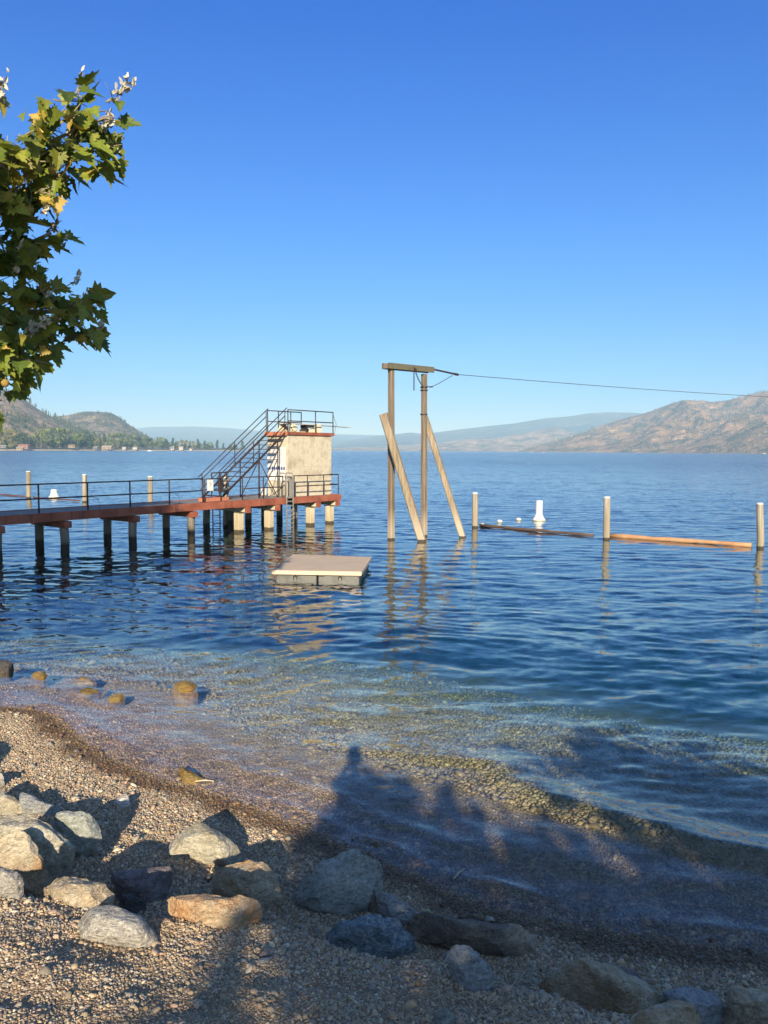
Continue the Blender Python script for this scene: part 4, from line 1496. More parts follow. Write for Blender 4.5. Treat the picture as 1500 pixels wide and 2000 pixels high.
def chain(label, pts, nm='hanging_chain', n=22):
    r = thing(nm, label, 'chain', tuple(pts[0]))
    P = [Vector(p) for p in pts]
    L = [0]
    for a, b in zip(P[:-1], P[1:]):
        L.append(L[-1] + (b - a).length)
    mb = MB()
    for k in range(n):
        s = L[-1] * (k + .5) / n
        i = max(j for j in range(len(L)) if L[j] <= s)
        i = min(i, len(P) - 2)
        q = P[i] + (P[i + 1] - P[i]) * ((s - L[i]) / (L[i + 1] - L[i]))
        d = (P[i + 1] - P[i]).normalized()
        hl = L[-1] / n * .62
        w = d.cross(Vector((0, 1, 0)) if k % 2 else Vector((1, .2, 0)))
        w = (w.normalized() if w.length > .05 else Vector((1, 0, 0))) * .022
        mb.tube([q - d * hl, q - d * hl * .5 + w, q + d * hl * .5 + w, q + d * hl, q + d * hl * .5 - w, q - d * hl * .5 - w, q - d * hl], .011, 5)
    obj('links', mb, M_iron, r)
    obj('hook', MB().tube([P[0] + Vector((-.05, 0, .08)), P[0] + Vector((.05, 0, .06)), P[0]], .03, 6), M_iron, r)


chain('dark chain hanging straight down from the zip line beam', [at_px(808.5, 722, 32.3), at_px(808.5, 762, 32.3)])
chain('dark chain slung from the zip line beam to the pole collar', [at_px(811, 724, 32.3), at_px(817, 741, 32.6), at_px(826, 755, 32.9)])

# ------------------------------------------------------------------ swim posts, logs, buoys
def swim_post(px, top, bot, d, r, label):
    P = on_z(px, bot, 0.0) if d is None else at_depth(px, bot, d) * np.array([1, 1, 0])
    d = P[1]
    T = at_px(px, top, d)
    o = thing('wooden_post', label, 'post', (P[0], P[1], 0), 'white wooden posts around the swimming area')
    mb = MB().tube([(P[0], P[1], -5), (P[0] + random.uniform(-.03, .03), P[1], .3), (T.x, T.y, T.z - .05)], [r * 1.02, r, r * .97], 12)
    obj('shaft', mb, M_post, o)
    obj('cap', MB().tube([(T.x, T.y, T.z - .052), (T.x, T.y, T.z)], [r * .99, r * .86], 12), M_white, o)


swim_post(55.5, 920, 973, None, .17, 'pale wooden post in the lake nearest the tree end of the walkway')
swim_post(165, 926, 981, None, .16, 'pale wooden post in the lake just beyond the short white buoy')
swim_post(293, 930, 990, 49.0, .165, 'pale wooden post half hidden behind the middle of the walkway')
swim_post(442, 931, 1029, None, .14, 'pale wooden post standing close behind the pier stairs')
swim_post(928, 962, 1031, None, .145, 'pale wooden post near the leaning frame brace with peeling top')
swim_post(1185.5, 970, 1054, None, .145, 'pale wooden post between the dark log and the orange log')
swim_post(1484, 982, 1071, None, .13, 'pale wooden post past the tip of the orange log')


def log(p0, p1, r, mat, label):
    a, b = Vector(on_z(*p0)), Vector(on_z(*p1))
    r_ = thing('floating_log', label, 'log', tuple((a + b) / 2), 'logs floating between the posts')
    n = 9
    pts = [a + (b - a) * (i / n) + Vector((random.uniform(-.03, .03), random.uniform(-.03, .03), .07 + random.uniform(-.01, .02))) for i in range(n + 1)]
    mb = MB().tube(pts, [r * (1 + .12 * math.sin(i * 1.7)) * (1 - .15 * i / n) for i in range(n + 1)], 12)
    o = obj('trunk', mb, mat, r_, smooth=True)
    obj('chain_eye', MB().tube([pts[0] + Vector((-.12, 0, .0)), pts[0] + Vector((-.05, 0, .06)), pts[0] + Vector((.02, 0, .1))], .02, 6), M_iron, r_)


log((940, 1029), (1160, 1049), .07, M_log1, 'dark waterlogged log floating between two white posts')
log((1193, 1049), (1466, 1069), .10, M_log2, 'orange brown log floating past the second white post')
log((-20, 966), (52, 971.5), .06, M_log3, 'dark red log floating beyond the walkway at the frame edge')
log((66, 973), (154, 980), .055, M_log3, 'dark red log floating behind the short white buoy')


def buoy(px, bot, colh, rb, rc, label):
    P = on_z(px, bot, 0.0)
    o = thing('marker_buoy', label, 'buoy', (P[0], P[1], 0), 'white marker buoys')
    obj('float', MB().lathe((P[0], P[1], 0), [(rb * .8, -.25), (rb * .98, -.04), (rb, .05), (rb * .88, .11), (rb * .66, .19), (rc * 1.2, .30)], 20), M_buoy, o, smooth=True)
    obj('column', MB().lathe((P[0], P[1], 0), [(rc * 1.05, .30), (rc, .34), (rc * .97, colh - .03), (rc * .92, colh)], 16), M_buoy, o, smooth=False)


buoy(1052.5, 1017, 1.08, .37, .185, 'tall white marker buoy beyond the dark log')
buoy(106, 972, .62, .42, .24, 'short white marker buoy seen through the walkway railing')
for px, py, r, lab in ((941, 1028, .13, 'white float at the tip of the dark log beside the post'), (976, 1021, .135, 'white float bobbing alone above the dark log'), (1013, 1017, .13, 'white float nearest the tall white buoy')):
    P = on_z(px, py, 0.0)
    o = thing('small_float', lab, 'float', (P[0], P[1], 0), 'small white floats')
    obj('body', MB().lathe((P[0], P[1], 0), [(r * .5, -.08), (r * .95, -.02), (r * 1.1, .05), (r * .95, .12), (r * .4, .16)], 12), M_buoy, o, smooth=True)
    obj('rope_eye', MB().tube([(P[0], P[1], .155), (P[0] + .02, P[1], .2), (P[0] + .04, P[1], .16)], .012, 6), M_iron, o)

# ------------------------------------------------------------------ the raft
rf = thing('swim_raft', 'square floating swim raft with tan board deck and grey floats', 'raft', (-1.8, 22.8, 0))
RZ = .30
nl, nr_, fr2, fl2 = [Vector(on_z(*q, RZ)) for q in ((530.5, 1113.5), (706, 1116.5), (725.5, 1087), (572.5, 1082))]
m = NT('raft_deck')
o_ = m.obj()
wv = m.n('TexWave', i_Vector=m.scale(o_, (1, 1, 1)), i_Scale=3.4, i_Distortion=1.5, wave_type='BANDS', bands_direction='DIAGONAL')
nzz = m.noise(o_, 2.0, 5)
nzf = m.noise(m.scale(o_, (1, 4, 1)), 14, 3)
c = m.mix(nzz.outputs[0], (.36, .27, .20), (.52, .42, .33))
c = m.mix(m.math('MULTIPLY', wv.outputs[0], .25), c, (.26, .20, .15))
c = m.mix(m.math('MULTIPLY', nzf.outputs[0], .4), c, (.55, .47, .38))
m.bsdf(c, .85, m.bump(nzf.outputs[0], .4, .01), spec=.2)
M_raft = m.m
M_rafttrim = mottled('raft_edge_board', [(.60, .47, .33), (.70, .58, .42)], 2.0, .8, .3)
M_float = mottled('grey_plastic_float', [(.085, .09, .08), (.17, .17, .155), (.12, .125, .115)], 3.0, .5, .3)


def bil(s, t, z):
    q = nl * (1 - s) * (1 - t) + nr_ * s * (1 - t) + fr2 * s * t + fl2 * (1 - s) * t
    return Vector((q.x, q.y, z))


mb = MB()
for k in range(18):
    a, b = .02 + k * .96 / 18, .02 + (k + .88) * .96 / 18
    mb.prism([bil(.012, a, RZ - .045), bil(.988, a, RZ - .045), bil(.988, b, RZ - .045), bil(.012, b, RZ - .045)], (0, 0, .04 + random.uniform(0, .003)))
obj('deck', mb, M_raft, rf)
for (a, b) in (((0, 0), (1, 0)), ((1, 0), (1, 1)), ((1, 1), (0, 1)), ((0, 1), (0, 0))):
    A_, B_ = bil(*a, RZ - .065), bil(*b, RZ - .065)
    inw = (bil(.5, .5, RZ - .065) - (A_ + B_) / 2).normalized() * .02
    d_ = (B_ - A_).normalized() * .021
    obj('edge_board', MB().bar(A_ + inw + d_, B_ + inw - d_, .04, .11), M_rafttrim, rf, bevel=.006)
for i in range(2):
    for j in range(3):
        s0, s1 = .04 + i * .475, .04 + i * .475 + .455
        t0, t1 = .03 + j * .325, .03 + j * .325 + .30
        mb = MB().prism([bil(s0, t0, -.12), bil(s1, t0, -.12), bil(s1, t1, -.12), bil(s0, t1, -.12)], (0, 0, .29))
        obj('float', mb, M_float, rf, bevel=.03)
for s in (.0, .26, .52, .76, .975):
    z = .185
    if s in (.26, .76):
        a = bil(s, .012, .0)
        obj('lifting_ring', MB().tube([a + Vector((-.05, -.0, .04)), a + Vector((-.05, 0, .12)), a + Vector((0, 0, .15)), a + Vector((.05, 0, .12)), a + Vector((.05, 0, .04))], .013, 6), M_iron, rf)
    else:
        a = bil(min(.96, s + .005), .014, z - .01)
        b = bil(min(.985, s + .06), .014, z - .01)
        obj('bracket', MB().bar(a, b, .02, .06), M_log3, rf)

# ------------------------------------------------------------------ boulders
def rock_mat(name, base, light, dark, stain=None, stain_amt=0.5, scale=2.2, veins=0.0, speckle=0.25):
    m = NT(name)
    o = m.obj()
    w = m.math('MULTIPLY', m.rnd(), 40.0)
    a = m.noise(o, scale, 6, 0.62, w, 0.4)
    b = m.noise(o, scale * 5, 5, 0.7, w)
    f = m.noise(o, 55.0, 3, 0.7, w)
    v = m.n('TexVoronoi', feature='DISTANCE_TO_EDGE', i_Vector=m.vmath('ADD', m.scale(o, (1, 1, 1.7)), m.vmath('SCALE', a.outputs['Color'], scale=0.9)), i_Scale=scale * 1.1)
    c = m.ramp(a.outputs[0], [(0.36, dark), (0.49, base), (0.62, light)])
    c = m.mix(m.ramp(b.outputs[0], [(0.42, 0.0), (0.66, 0.8)]), c, light)
    b3 = m.noise(m.scale(o, (1, 1, 2.2)), scale * 9, 5, 0.72, m.math('ADD', w, 2.0), 0.5)
    c = m.mix(1.0, c, m.ramp(b3.outputs[0], [(0.34, 0.55), (0.5, 1.0), (0.68, 1.2)]), 'MULTIPLY')
    if stain:
        s = m.noise(o, scale * 0.9, 5, 0.65, m.math('ADD', w, 7.0), 0.8)
        c = m.mix(m.ramp(s.outputs[0], [(0.56 - 0.2 * stain_amt, 0.0), (0.72 - 0.2 * stain_amt, 0.85)]), c, stain)
    if veins:
        vv = m.noise(m.scale(o, (1, 1, 2.5)), scale * 2.2, 4, 0.6, m.math('ADD', w, 3.0), 1.5)
        vr = m.ramp(m.math('ABSOLUTE', m.math('SUBTRACT', vv.outputs[0], 0.5)), [(0.0, 1.0), (0.03, 0.0)])
        c = m.mix(m.math('MULTIPLY', vr, veins), c, (.62, .62, .58))
    c = m.mix(1.0, c, m.ramp(f.outputs[0], [(0.3, 1 - speckle), (0.7, 1 + speckle)]), 'MULTIPLY')
    crack = m.ramp(v.outputs['Distance'], [(0.0, 0.5), (0.012, 1.0)])
    c = m.mix(m.math('MULTIPLY', m.ramp(b.outputs[0], [(0.5, 0.0), (0.6, 0.7)]), 1.0), c, m.mix(1.0, c, crack, 'MULTIPLY'))
    h = m.math('ADD', m.math('ADD', m.math('MULTIPLY', b.outputs[0], 1.0), b3.outputs[0]), m.math('MULTIPLY', f.outputs[0], 0.3))
    h = m.math('ADD', h, m.math('MULTIPLY', crack, 0.08))
    m.bsdf(c, 0.85, m.bump(h, 1.0, 0.045), spec=0.25)
    return m.m


RK = {
    'cream': rock_mat('cream_rock', (.50, .46, .35), (.64, .60, .48), (.33, .31, .25), (.42, .33, .19), .25),
    'gold': rock_mat('gold_rock', (0.504, 0.408, 0.276), (0.672, 0.588, 0.432), (0.300, 0.228, 0.156), (0.432, 0.252, 0.120), .5),
    'orange': rock_mat('orange_rock', (.54, .39, .24), (.66, .55, .38), (.40, .26, .15), (.54, .28, .12), .5),
    'grey': rock_mat('grey_green_rock', (0.333, 0.356, 0.310), (0.483, 0.494, 0.437), (0.207, 0.218, 0.196), (0.345, 0.322, 0.230), .35),
    'pale': rock_mat('pale_granite', (.48, .45, .39), (.58, .55, .48), (.38, .35, .31), None, 0, 3.0, 0, .4),
    'blue': rock_mat('blue_grey_rock', (0.168, 0.210, 0.228), (0.264, 0.312, 0.324), (0.096, 0.126, 0.144), None, 0, 2.2, .6),
    'slate': rock_mat('slate_rock', (0.312, 0.325, 0.325), (0.438, 0.450, 0.450), (0.213, 0.225, 0.237), (0.350, 0.325, 0.275), .3),
    'mauve': rock_mat('mauve_rock', (.24, .20, .19), (.33, .28, .27), (.16, .135, .13), (.23, .20, .19), .4),
    'brown': rock_mat('brown_rock', (0.364, 0.280, 0.195), (0.546, 0.442, 0.325), (0.208, 0.156, 0.117), (0.182, 0.156, 0.130), .5),
    'dark': rock_mat('dark_rock', (.10, .095, .09), (.17, .16, .15), (.055, .05, .05), (.13, .10, .075), .4),
    'algae': rock_mat('algae_rock', (.27, .185, .055), (.38, .27, .10), (.14, .095, .03), (.30, .17, .045), .5),
    'white': rock_mat('white_stone', (.68, .66, .62), (.76, .74, .70), (.58, .56, .52), None, 0),
}


def rock_from_points(pts, size, seed, rough=1.0, rnd=0.0):
    """a boulder: faceted hull of the given points, broken edges, worn and pitted surface"""
    bm = bmesh.new()
    for p in pts:
        bm.verts.new(p)
    bm.verts.ensure_lookup_table()
    r = bmesh.ops.convex_hull(bm, input=bm.verts)
    bmesh.ops.delete(bm, geom=[v for v in bm.verts if not v.link_faces], context='VERTS')
    bmesh.ops.dissolve_limit(bm, angle_limit=R(10), verts=bm.verts, edges=bm.edges)
    # planes of fracture on the faces turned up and to the beach
    gr_ = np.random.default_rng(seed * 13 + 5)
    if rnd < .5:
        for _ in range(9):
            n_ = Vector((gr_.normal(0, .7), -abs(gr_.normal(.7, .4)), gr_.normal(.22, .28))).normalized()
            ds = [v.co.dot(n_) for v in bm.verts]
            top, lo_ = max(ds), min(ds)
            cut = top - (top - lo_) * gr_.uniform(.04, .12)
            r2 = bmesh.ops.bisect_plane(bm, geom=bm.verts[:] + bm.edges[:] + bm.faces[:], plane_co=n_ * cut, plane_no=n_, clear_outer=True)
            ed_ = [e for e in r2['geom_cut'] if isinstance(e, bmesh.types.BMEdge)]
            if ed_:
                bmesh.ops.holes_fill(bm, edges=bm.edges[:], sides=0)
    bmesh.ops.remove_doubles(bm, verts=bm.verts, dist=size * .012)
    bmesh.ops.recalc_face_normals(bm, faces=bm.faces)
    bmesh.ops.bevel(bm, geom=bm.edges[:], offset=size * (0.016 + .05 * rnd), segments=2, affect='EDGES', clamp_overlap=True, profile=.6)
    bmesh.ops.triangulate(bm, faces=bm.faces)
    lim = size / 30
    for _ in range(7):
        long = [e for e in bm.edges if e.calc_length() > lim]
        if not long or len(bm.verts) > 11000:
            break
        bmesh.ops.subdivide_edges(bm, edges=long, cuts=1)
        bmesh.ops.triangulate(bm, faces=[f for f in bm.faces if len(f.verts) > 3])
    for _ in range(1 + int(rnd * 12)):
        bmesh.ops.smooth_vert(bm, verts=bm.verts, factor=0.5, use_axis_x=True, use_axis_y=True, use_axis_z=True)
    bm.normal_update()
    o = Vector((seed * 3.17, seed * 1.31, seed * 0.71))
    k = 1 / size
    mv = []
    for v in bm.verts:
        q = v.co * k
        a = mnoise.fractal(q * 1.7 + o, 1.0, 2.0, 4, noise_basis='PERLIN_ORIGINAL')
        b = mnoise.noise(q * 8.0 - o)
        e = mnoise.noise(q * 19.0 + o)
        wq = q + mnoise.noise_vector(q * 2.0 + o) * 0.16
        f12 = mnoise.voronoi(Vector((wq.x * 2.0, wq.y * 2.0, wq.z * 3.6)) + o)[0]
        led = min(f12[1] - f12[0], 0.34)
        cl = mnoise.noise(Vector((q.x * 2.0, q.y * 2.0, q.z * 11.0)) + o * 1.7)
        mv.append(v.normal * size * rough * (0.036 * a + 0.014 * b + 0.010 * e + 0.045 * (led - 0.2) + 0.016 * cl))
    for v, d in zip(bm.verts, mv):
        v.co += d
    bmesh.ops.smooth_vert(bm, verts=bm.verts, factor=0.2, use_axis_x=True, use_axis_y=True, use_axis_z=True)
    me = bpy.data.meshes.new('boulder')
    bm.to_mesh(me)
    bm.free()
    me.polygons.foreach_set('use_smooth', [True] * len(me.polygons))
    return me


def boulder(name, label, poly, mat, cat='rock', thick=0.55, seed=1, group='boulders on the beach', base=None, rough=1.0, rnd=0.0, lean=0.8, bury=0.12, z=None, grow=1.06):
    P = np.array(poly, float)
    P = P.mean(0) + (P - P.mean(0)) * grow
    x0, x1, y0, y1 = P[:, 0].min(), P[:, 0].max(), P[:, 1].min(), P[:, 1].max()
    w, h = x1 - x0, y1 - y0
    bx, by = base if base else ((x0 + x1) / 2, y1 - 0.10 * h)
    hp = hit_ground(min(max(bx, -400), 1900), by) if z is None else on_z(bx, by, z)
    d0 = hp[1]
    wm_ = w / F * d0
    T = wm_ * thick * 0.5
    g = np.random.default_rng(seed)
    pts = []
    cx, cy = P[:, 0].mean(), P[:, 1].mean()
    for q in P:
        rel = (y1 - q[1]) / h
        d = d0 + T * (0.25 + lean * rel)
        pts.append(at_depth(q[0], q[1], d))
        s = g.uniform(.5, .66)
        f = np.array([cx + (q[0] - cx) * s, cy + (q[1] - cy) * s])
        pts.append(at_depth(f[0], f[1], d - T * g.uniform(.6, .9)))
        s = g.uniform(.5, .75)
        bk = at_depth(cx + (q[0] - cx) * s, cy + h * .15 + (q[1] - cy) * s, d + T * g.uniform(.8, 1.1))
        pts.append(bk)
        if rel < 0.35:
            dn = at_depth(cx + (q[0] - cx) * .92, q[1], d)
            dn[2] -= bury + .05
            pts.append(dn)
    size = max(wm_, h / F * d0)
    c = np.array([hp[0], hp[1] + T * .4, gz(hp[0], hp[1] + T * .4)])
    me = rock_from_points([Vector(p - c) for p in pts], size, seed, rough, rnd)
    me.name = name
    me.materials.append(RK[mat])
    o = bpy.data.objects.new(name, me)
    o.location = c
    C.objects.link(o)
    tag(o, label, cat, group)
    return o


BL = [
    ('light grey rock cut by the frame edge, highest of the rock pile', [(-25, 1510), (3, 1511), (13, 1530), (-2, 1537), (-25, 1537)], 'pale', {}),
    ('tan layered slab behind the large cream boulder at the frame edge', [(-35, 1532), (0, 1544), (35, 1564), (53, 1582), (40, 1594), (0, 1597), (-35, 1597)], 'cream', {}),
    ('grey blue split rock with a bright ragged crest in the rock pile', [(24, 1549), (50, 1549), (85, 1562), (117, 1577), (114, 1586), (60, 1592), (38, 1578)], 'slate', {}),
    ('big rounded grey green boulder at the shaded end of the rock pile', [(92, 1592), (120, 1583), (165, 1585), (189, 1596), (200, 1617), (198, 1650), (180, 1672), (150, 1682), (110, 1670), (92, 1625)], 'grey', {'rnd': .3}),
    ('large boulder with cream top and dark fractured face in the rock pile', [(-30, 1604), (28, 1590), (60, 1589), (82, 1606), (97, 1608), (125, 1630), (146, 1652), (138, 1692), (110, 1716), (60, 1704), (-30, 1690)], 'cream', {}),
    ('blocky golden brown boulder in front of the cream topped boulder', [(-30, 1642), (35, 1624), (50, 1629), (72, 1655), (85, 1682), (98, 1707), (100, 1728), (72, 1744), (40, 1748), (-30, 1738)], 'gold', {}),
    ('pale grey rounded rock cut by the frame edge below the golden boulder', [(-30, 1690), (10, 1696), (35, 1705), (44, 1719), (42, 1737), (32, 1753), (-30, 1757)], 'pale', {'rnd': .3}),
    ('flat tan boulder with pebbles heaped against it', [(65, 1746), (110, 1718), (135, 1711), (165, 1713), (205, 1725), (229, 1746), (215, 1760), (180, 1772), (130, 1768), (85, 1758)], 'gold', {}),
    ('dark mauve flat-topped boulder in the shadow behind the flat tan boulder', [(200, 1706), (260, 1702), (330, 1695), (344, 1709), (332, 1737), (300, 1762), (265, 1764), (225, 1737)], 'mauve', {}),
    ('dark rounded rock wedged between the flat tan boulder and the pale dome', [(230, 1748), (255, 1745), (285, 1763), (292, 1778), (262, 1786), (235, 1774)], 'dark', {'rnd': .4}),
    ('smooth pale granite dome half buried in the gravel', [(144, 1832), (155, 1800), (170, 1777), (200, 1769), (235, 1770), (265, 1785), (290, 1808), (312, 1840), (270, 1848), (200, 1848)], 'pale', {'rnd': .8, 'rough': .5}),
    ('bright cream boulder lit on top with a shadow over its lower half', [(323, 1660), (345, 1637), (365, 1620), (392, 1608), (405, 1612), (430, 1625), (455, 1645), (475, 1663), (470, 1674), (440, 1688), (395, 1692), (340, 1680)], 'cream', {}),
    ('cracked tan and grey boulder standing behind the orange slab', [(408, 1735), (430, 1705), (455, 1688), (487, 1682), (515, 1690), (537, 1710), (545, 1745), (547, 1770), (510, 1774), (460, 1760), (415, 1755)], 'gold', {}),
    ('long flat-topped orange slab sunk in the gravel', [(316, 1752), (330, 1750), (375, 1757), (400, 1752), (495, 1751), (511, 1760), (513, 1792), (496, 1814), (440, 1806), (360, 1790), (325, 1779)], 'orange', {'thick': .35}),
    ('large grey green boulder nearest the middle of the waterline', [(573, 1768), (578, 1740), (605, 1705), (650, 1690), (685, 1661), (700, 1660), (735, 1680), (753, 1711), (746, 1742), (722, 1772), (700, 1788), (640, 1790), (590, 1786)], 'grey', {'rough': 1.2}),
    ('blue slate slab lying against the back of the large grey green boulder', [(728, 1735), (760, 1745), (800, 1770), (827, 1786), (805, 1808), (760, 1800), (733, 1778)], 'slate', {}),
    ('small brown stone wedged between the grey green and the blue boulder', [(712, 1742), (732, 1739), (757, 1766), (752, 1784), (712, 1790)], 'brown', {}),
    ('dark blue boulder streaked with white veins', [(632, 1855), (640, 1820), (665, 1795), (700, 1786), (740, 1780), (780, 1794), (810, 1824), (826, 1846), (780, 1870), (720, 1874), (660, 1871)], 'blue', {'rnd': .2}),
    ('long brown log-shaped boulder beyond the blue boulder', [(803, 1800), (815, 1783), (880, 1793), (950, 1793), (1000, 1805), (1045, 1820), (1062, 1840), (1066, 1872), (1050, 1898), (1010, 1898), (960, 1874), (880, 1855), (815, 1846)], 'brown', {'thick': .4, 'base': (930, 1866), 'grow': 1.12, 'lean': .5}),
    ('smooth grey wedge of rock in front of the long brown boulder', [(866, 1852), (890, 1846), (920, 1850), (945, 1874), (966, 1905), (950, 1941), (915, 1934), (880, 1894)], 'slate', {'rnd': .2}),
    ('grey rock cut by the bottom edge of the view', [(836, 2015), (850, 1980), (868, 1969), (885, 1984), (889, 2020)], 'grey', {}),
    ('largest tan and rust boulder sloping towards the bottom corner', [(1033, 1905), (1080, 1890), (1130, 1877), (1170, 1893), (1215, 1918), (1270, 1934), (1322, 1954), (1332, 1972), (1270, 1992), (1200, 2000), (1150, 1966), (1090, 1930), (1040, 1916)], 'gold', {'thick': .4, 'base': (1180, 1968), 'grow': 1.12, 'lean': .5}),
    ('small mauve rock leaning behind the largest tan boulder', [(1198, 1900), (1215, 1886), (1245, 1898), (1270, 1926), (1272, 1940), (1230, 1938), (1203, 1915)], 'mauve', {}),
    ('long blue grey slab lying behind the cut tan boulders in the corner', [(1298, 1940), (1340, 1925), (1400, 1944), (1424, 1965), (1412, 2004), (1350, 1998), (1308, 1970)], 'slate', {}),
    ('tan boulder with a brown ridge cut by the bottom edge', [(1212, 2012), (1250, 1975), (1310, 1958), (1345, 1960), (1379, 1975), (1380, 2030), (1220, 2040)], 'gold', {'base': (1300, 2010), 'grow': 1.12, 'lean': .5}),
    ('tall grey tan boulder in the bottom corner of the view', [(1406, 2018), (1425, 1960), (1433, 1929), (1475, 1930), (1497, 1950), (1535, 1964), (1540, 2030), (1420, 2050)], 'gold', {'base': (1470, 2016), 'grow': 1.12, 'lean': .5}),
]
for i, (lab, poly, mt, kw) in enumerate(BL):
    boulder('boulder', lab, poly, mt, seed=i + 3, **kw)
for i, (lab, poly, mt) in enumerate([
        ('small white angular stone on the shaded gravel', [(221, 1567), (237, 1556), (250, 1554), (255, 1573), (240, 1578), (223, 1576)], 'white'),
        ('pale flat stone lying alone in the open gravel', [(371, 1957), (385, 1950), (402, 1955), (405, 1966), (390, 1972), (372, 1969)], 'pale'),
        ('thin reddish flake of stone on the gravel below the orange slab', [(497, 1868), (515, 1856), (530, 1854), (528, 1862), (508, 1872)], 'mauve'),
        ('flat dark stone beside the reddish flake on the gravel', [(498, 1880), (512, 1870), (533, 1868), (530, 1880), (508, 1886)], 'slate')]):
    boulder('stone', lab, poly, mt, cat='stone', seed=60 + i, group=None, bury=.02, thick=.8, rough=.6)
for i, (lab, poly, mt, zz_) in enumerate([
        ('dark wet rock standing out of the lake at the frame edge', [(-22, 1292), (10, 1288), (28, 1295), (26, 1310), (5, 1320), (-22, 1320)], 'dark', -.02),
        ('low golden algae rock nearest the dark wet rock', [(57, 1322), (66, 1312), (78, 1309), (97, 1320), (92, 1331), (62, 1332)], 'algae', -.06),
        ('small golden algae rock behind the longest one in the shallows', [(141, 1332), (155, 1321), (172, 1321), (188, 1328), (190, 1335), (150, 1337)], 'algae', -.06),
        ('longest flat golden algae rock in the shallows', [(129, 1354), (140, 1343), (175, 1340), (216, 1349), (180, 1358), (140, 1360)], 'algae', -.06),
        ('rounded golden algae rock closest to the pebble edge', [(205, 1373), (215, 1357), (240, 1352), (247, 1363), (226, 1379), (208, 1379)], 'algae', -.06),
        ('round golden algae rock standing apart from the others in the shallows', [(333, 1348), (345, 1333), (365, 1327), (386, 1338), (389, 1350), (365, 1359), (340, 1357)], 'algae', -.06),
        ('orange half sunk rock right at the pebble waterline', [(346, 1503), (353, 1494), (380, 1511), (402, 1521), (376, 1529), (351, 1521)], 'algae', -.01)]):
    boulder('lake_rock', lab, poly, mt, seed=80 + i, group='rocks in the shallows', z=zz_, bury=.7, rough=.8, rnd=.5, thick=1.1, grow=.96)
# rocks of the same bank just outside the frame, whose shadows reach the beach
for i, (lab, x, y, w_, h_, mt) in enumerate([('big grey bank boulder', -4.6, 6.6, 1.0, .7, 'grey')]):
    g = np.random.default_rng(200 + i)
    zb = float(gz(x, y))
    pts = []
    for k in range(26):
        d = g.normal(0, 1, 3)
        d /= np.linalg.norm(d)
        pts.append(Vector((d[0] * w_ / 2, d[1] * w_ / 2 * .8, d[2] * h_ * .75 + h_ * .15)))
    me = rock_from_points(pts, w_, 200 + i)
    me.materials.append(RK[mt])
    o = bpy.data.objects.new('boulder', me)
    o.location = (x, y, zb)
    C.objects.link(o)
    tag(o, lab + ' just beyond the edge of the view above the rock pile', 'rock', 'boulders on the beach')
M_straw = mottled('straw', [(.55, .46, .30), (.65, .56, .40)], 9)
for lab, a, b in (('pale straw lying on the dry gravel near the sunny waterline', (382, 1531), (418, 1533)), ('pale straw lying across the dark wet pebbles', (886, 1723), (907, 1706))):
    A_, B_ = hit_ground(*a), hit_ground(*b)
    A_[2] += .03
    B_[2] += .045
    o = obj('straw', MB().tube([A_, (A_ + B_) / 2 + np.array([0, 0, .012]), B_], [.006, .008, .005], 6), M_straw, None, loc=A_)
    tag(o, lab, 'straw')

# ------------------------------------------------------------------ plane tree
def leaf_shape():
    """five-lobed plane leaf, 1 long, stalk at the origin, tip along +y"""
    half = [(0.0, 0.0), (.16, -.05), (.34, -.10), (.30, .06), (.54, .20), (.37, .26), (.46, .40), (.24, .40), (.27, .58), (.15, .66), (.16, .80), (.06, .86), (0.0, 1.06)]
    out = half + [(-x, y) for x, y in half[-2:0:-1]]
    return np.array(out)


LS = leaf_shape()


def leaves_mesh(name, items, seed):
    """items: rows of position, tip direction, face normal, size, tone"""
    g = np.random.default_rng(seed)
    vs, fs, cs = [], [], []
    n = len(LS)
    for (P, tipd, nrm, size, tone) in items:
        t = np.array(tipd, float)
        t /= np.linalg.norm(t)
        nv = np.array(nrm, float)
        nv -= t * (nv @ t)
        nv /= np.linalg.norm(nv) + 1e-9
        s = np.cross(t, nv)
        fold, curl = g.uniform(.05, .42), g.uniform(-.1, .45)
        jl = g.uniform(.88, 1.12, n)
        o = len(vs)
        for k in range(n):
            x, y = LS[k] * jl[k]
            z = abs(x) * fold - curl * y * y * .5
            vs.append(P + size * (s * x + t * y + nv * z))
            cs.append(tone)
        vs.append(P + size * (t * .38 - nv * (.03 + curl * .07)))
        cs.append(tone * 1.06)
        c_ = o + n
        for k in range(n):
            fs.append((o + k, o + (k + 1) % n, c_))
    me = fast_mesh(name, np.array(vs), np.array(fs), False)
    set_cols(me, np.clip(np.array(cs), 0, 1))
    return me


m = NT('plane_leaf')
at = m.n('Attribute', attribute_name='Col')
gn = m.noise(m.pos(), 30, 3)
c = m.mix(1.0, at.outputs['Color'], m.ramp(gn.outputs[0], [(0.3, .8), (0.7, 1.15)]), 'MULTIPLY')
df = m.n('BsdfPrincipled', i_Roughness=0.5)
m.set(df.inputs['Base Color'], c)
df.inputs['Specular IOR Level'].default_value = 0.3
tl = m.n('BsdfTranslucent')
m.set(tl.inputs[0], m.mix(1.0, c, (1.0, 1.0, .45), 'MULTIPLY'))
mx = m.n('MixShader')
mx.inputs[0].default_value = 0.25
m.t.links.new(df.outputs[0], mx.inputs[1])
m.t.links.new(tl.outputs[0], mx.inputs[2])
m.t.links.new(mx.outputs[0], m.out.inputs['Surface'])
M_leaf = m.m
M_bark = mottled('plane_bark', [(.16, .13, .09), (.30, .27, .20), (.42, .39, .30)], 3.0, .85, .3)
M_twig = mottled('plane_twig', [(.26, .21, .14), (.38, .31, .21)], 6.0, .8, .2)
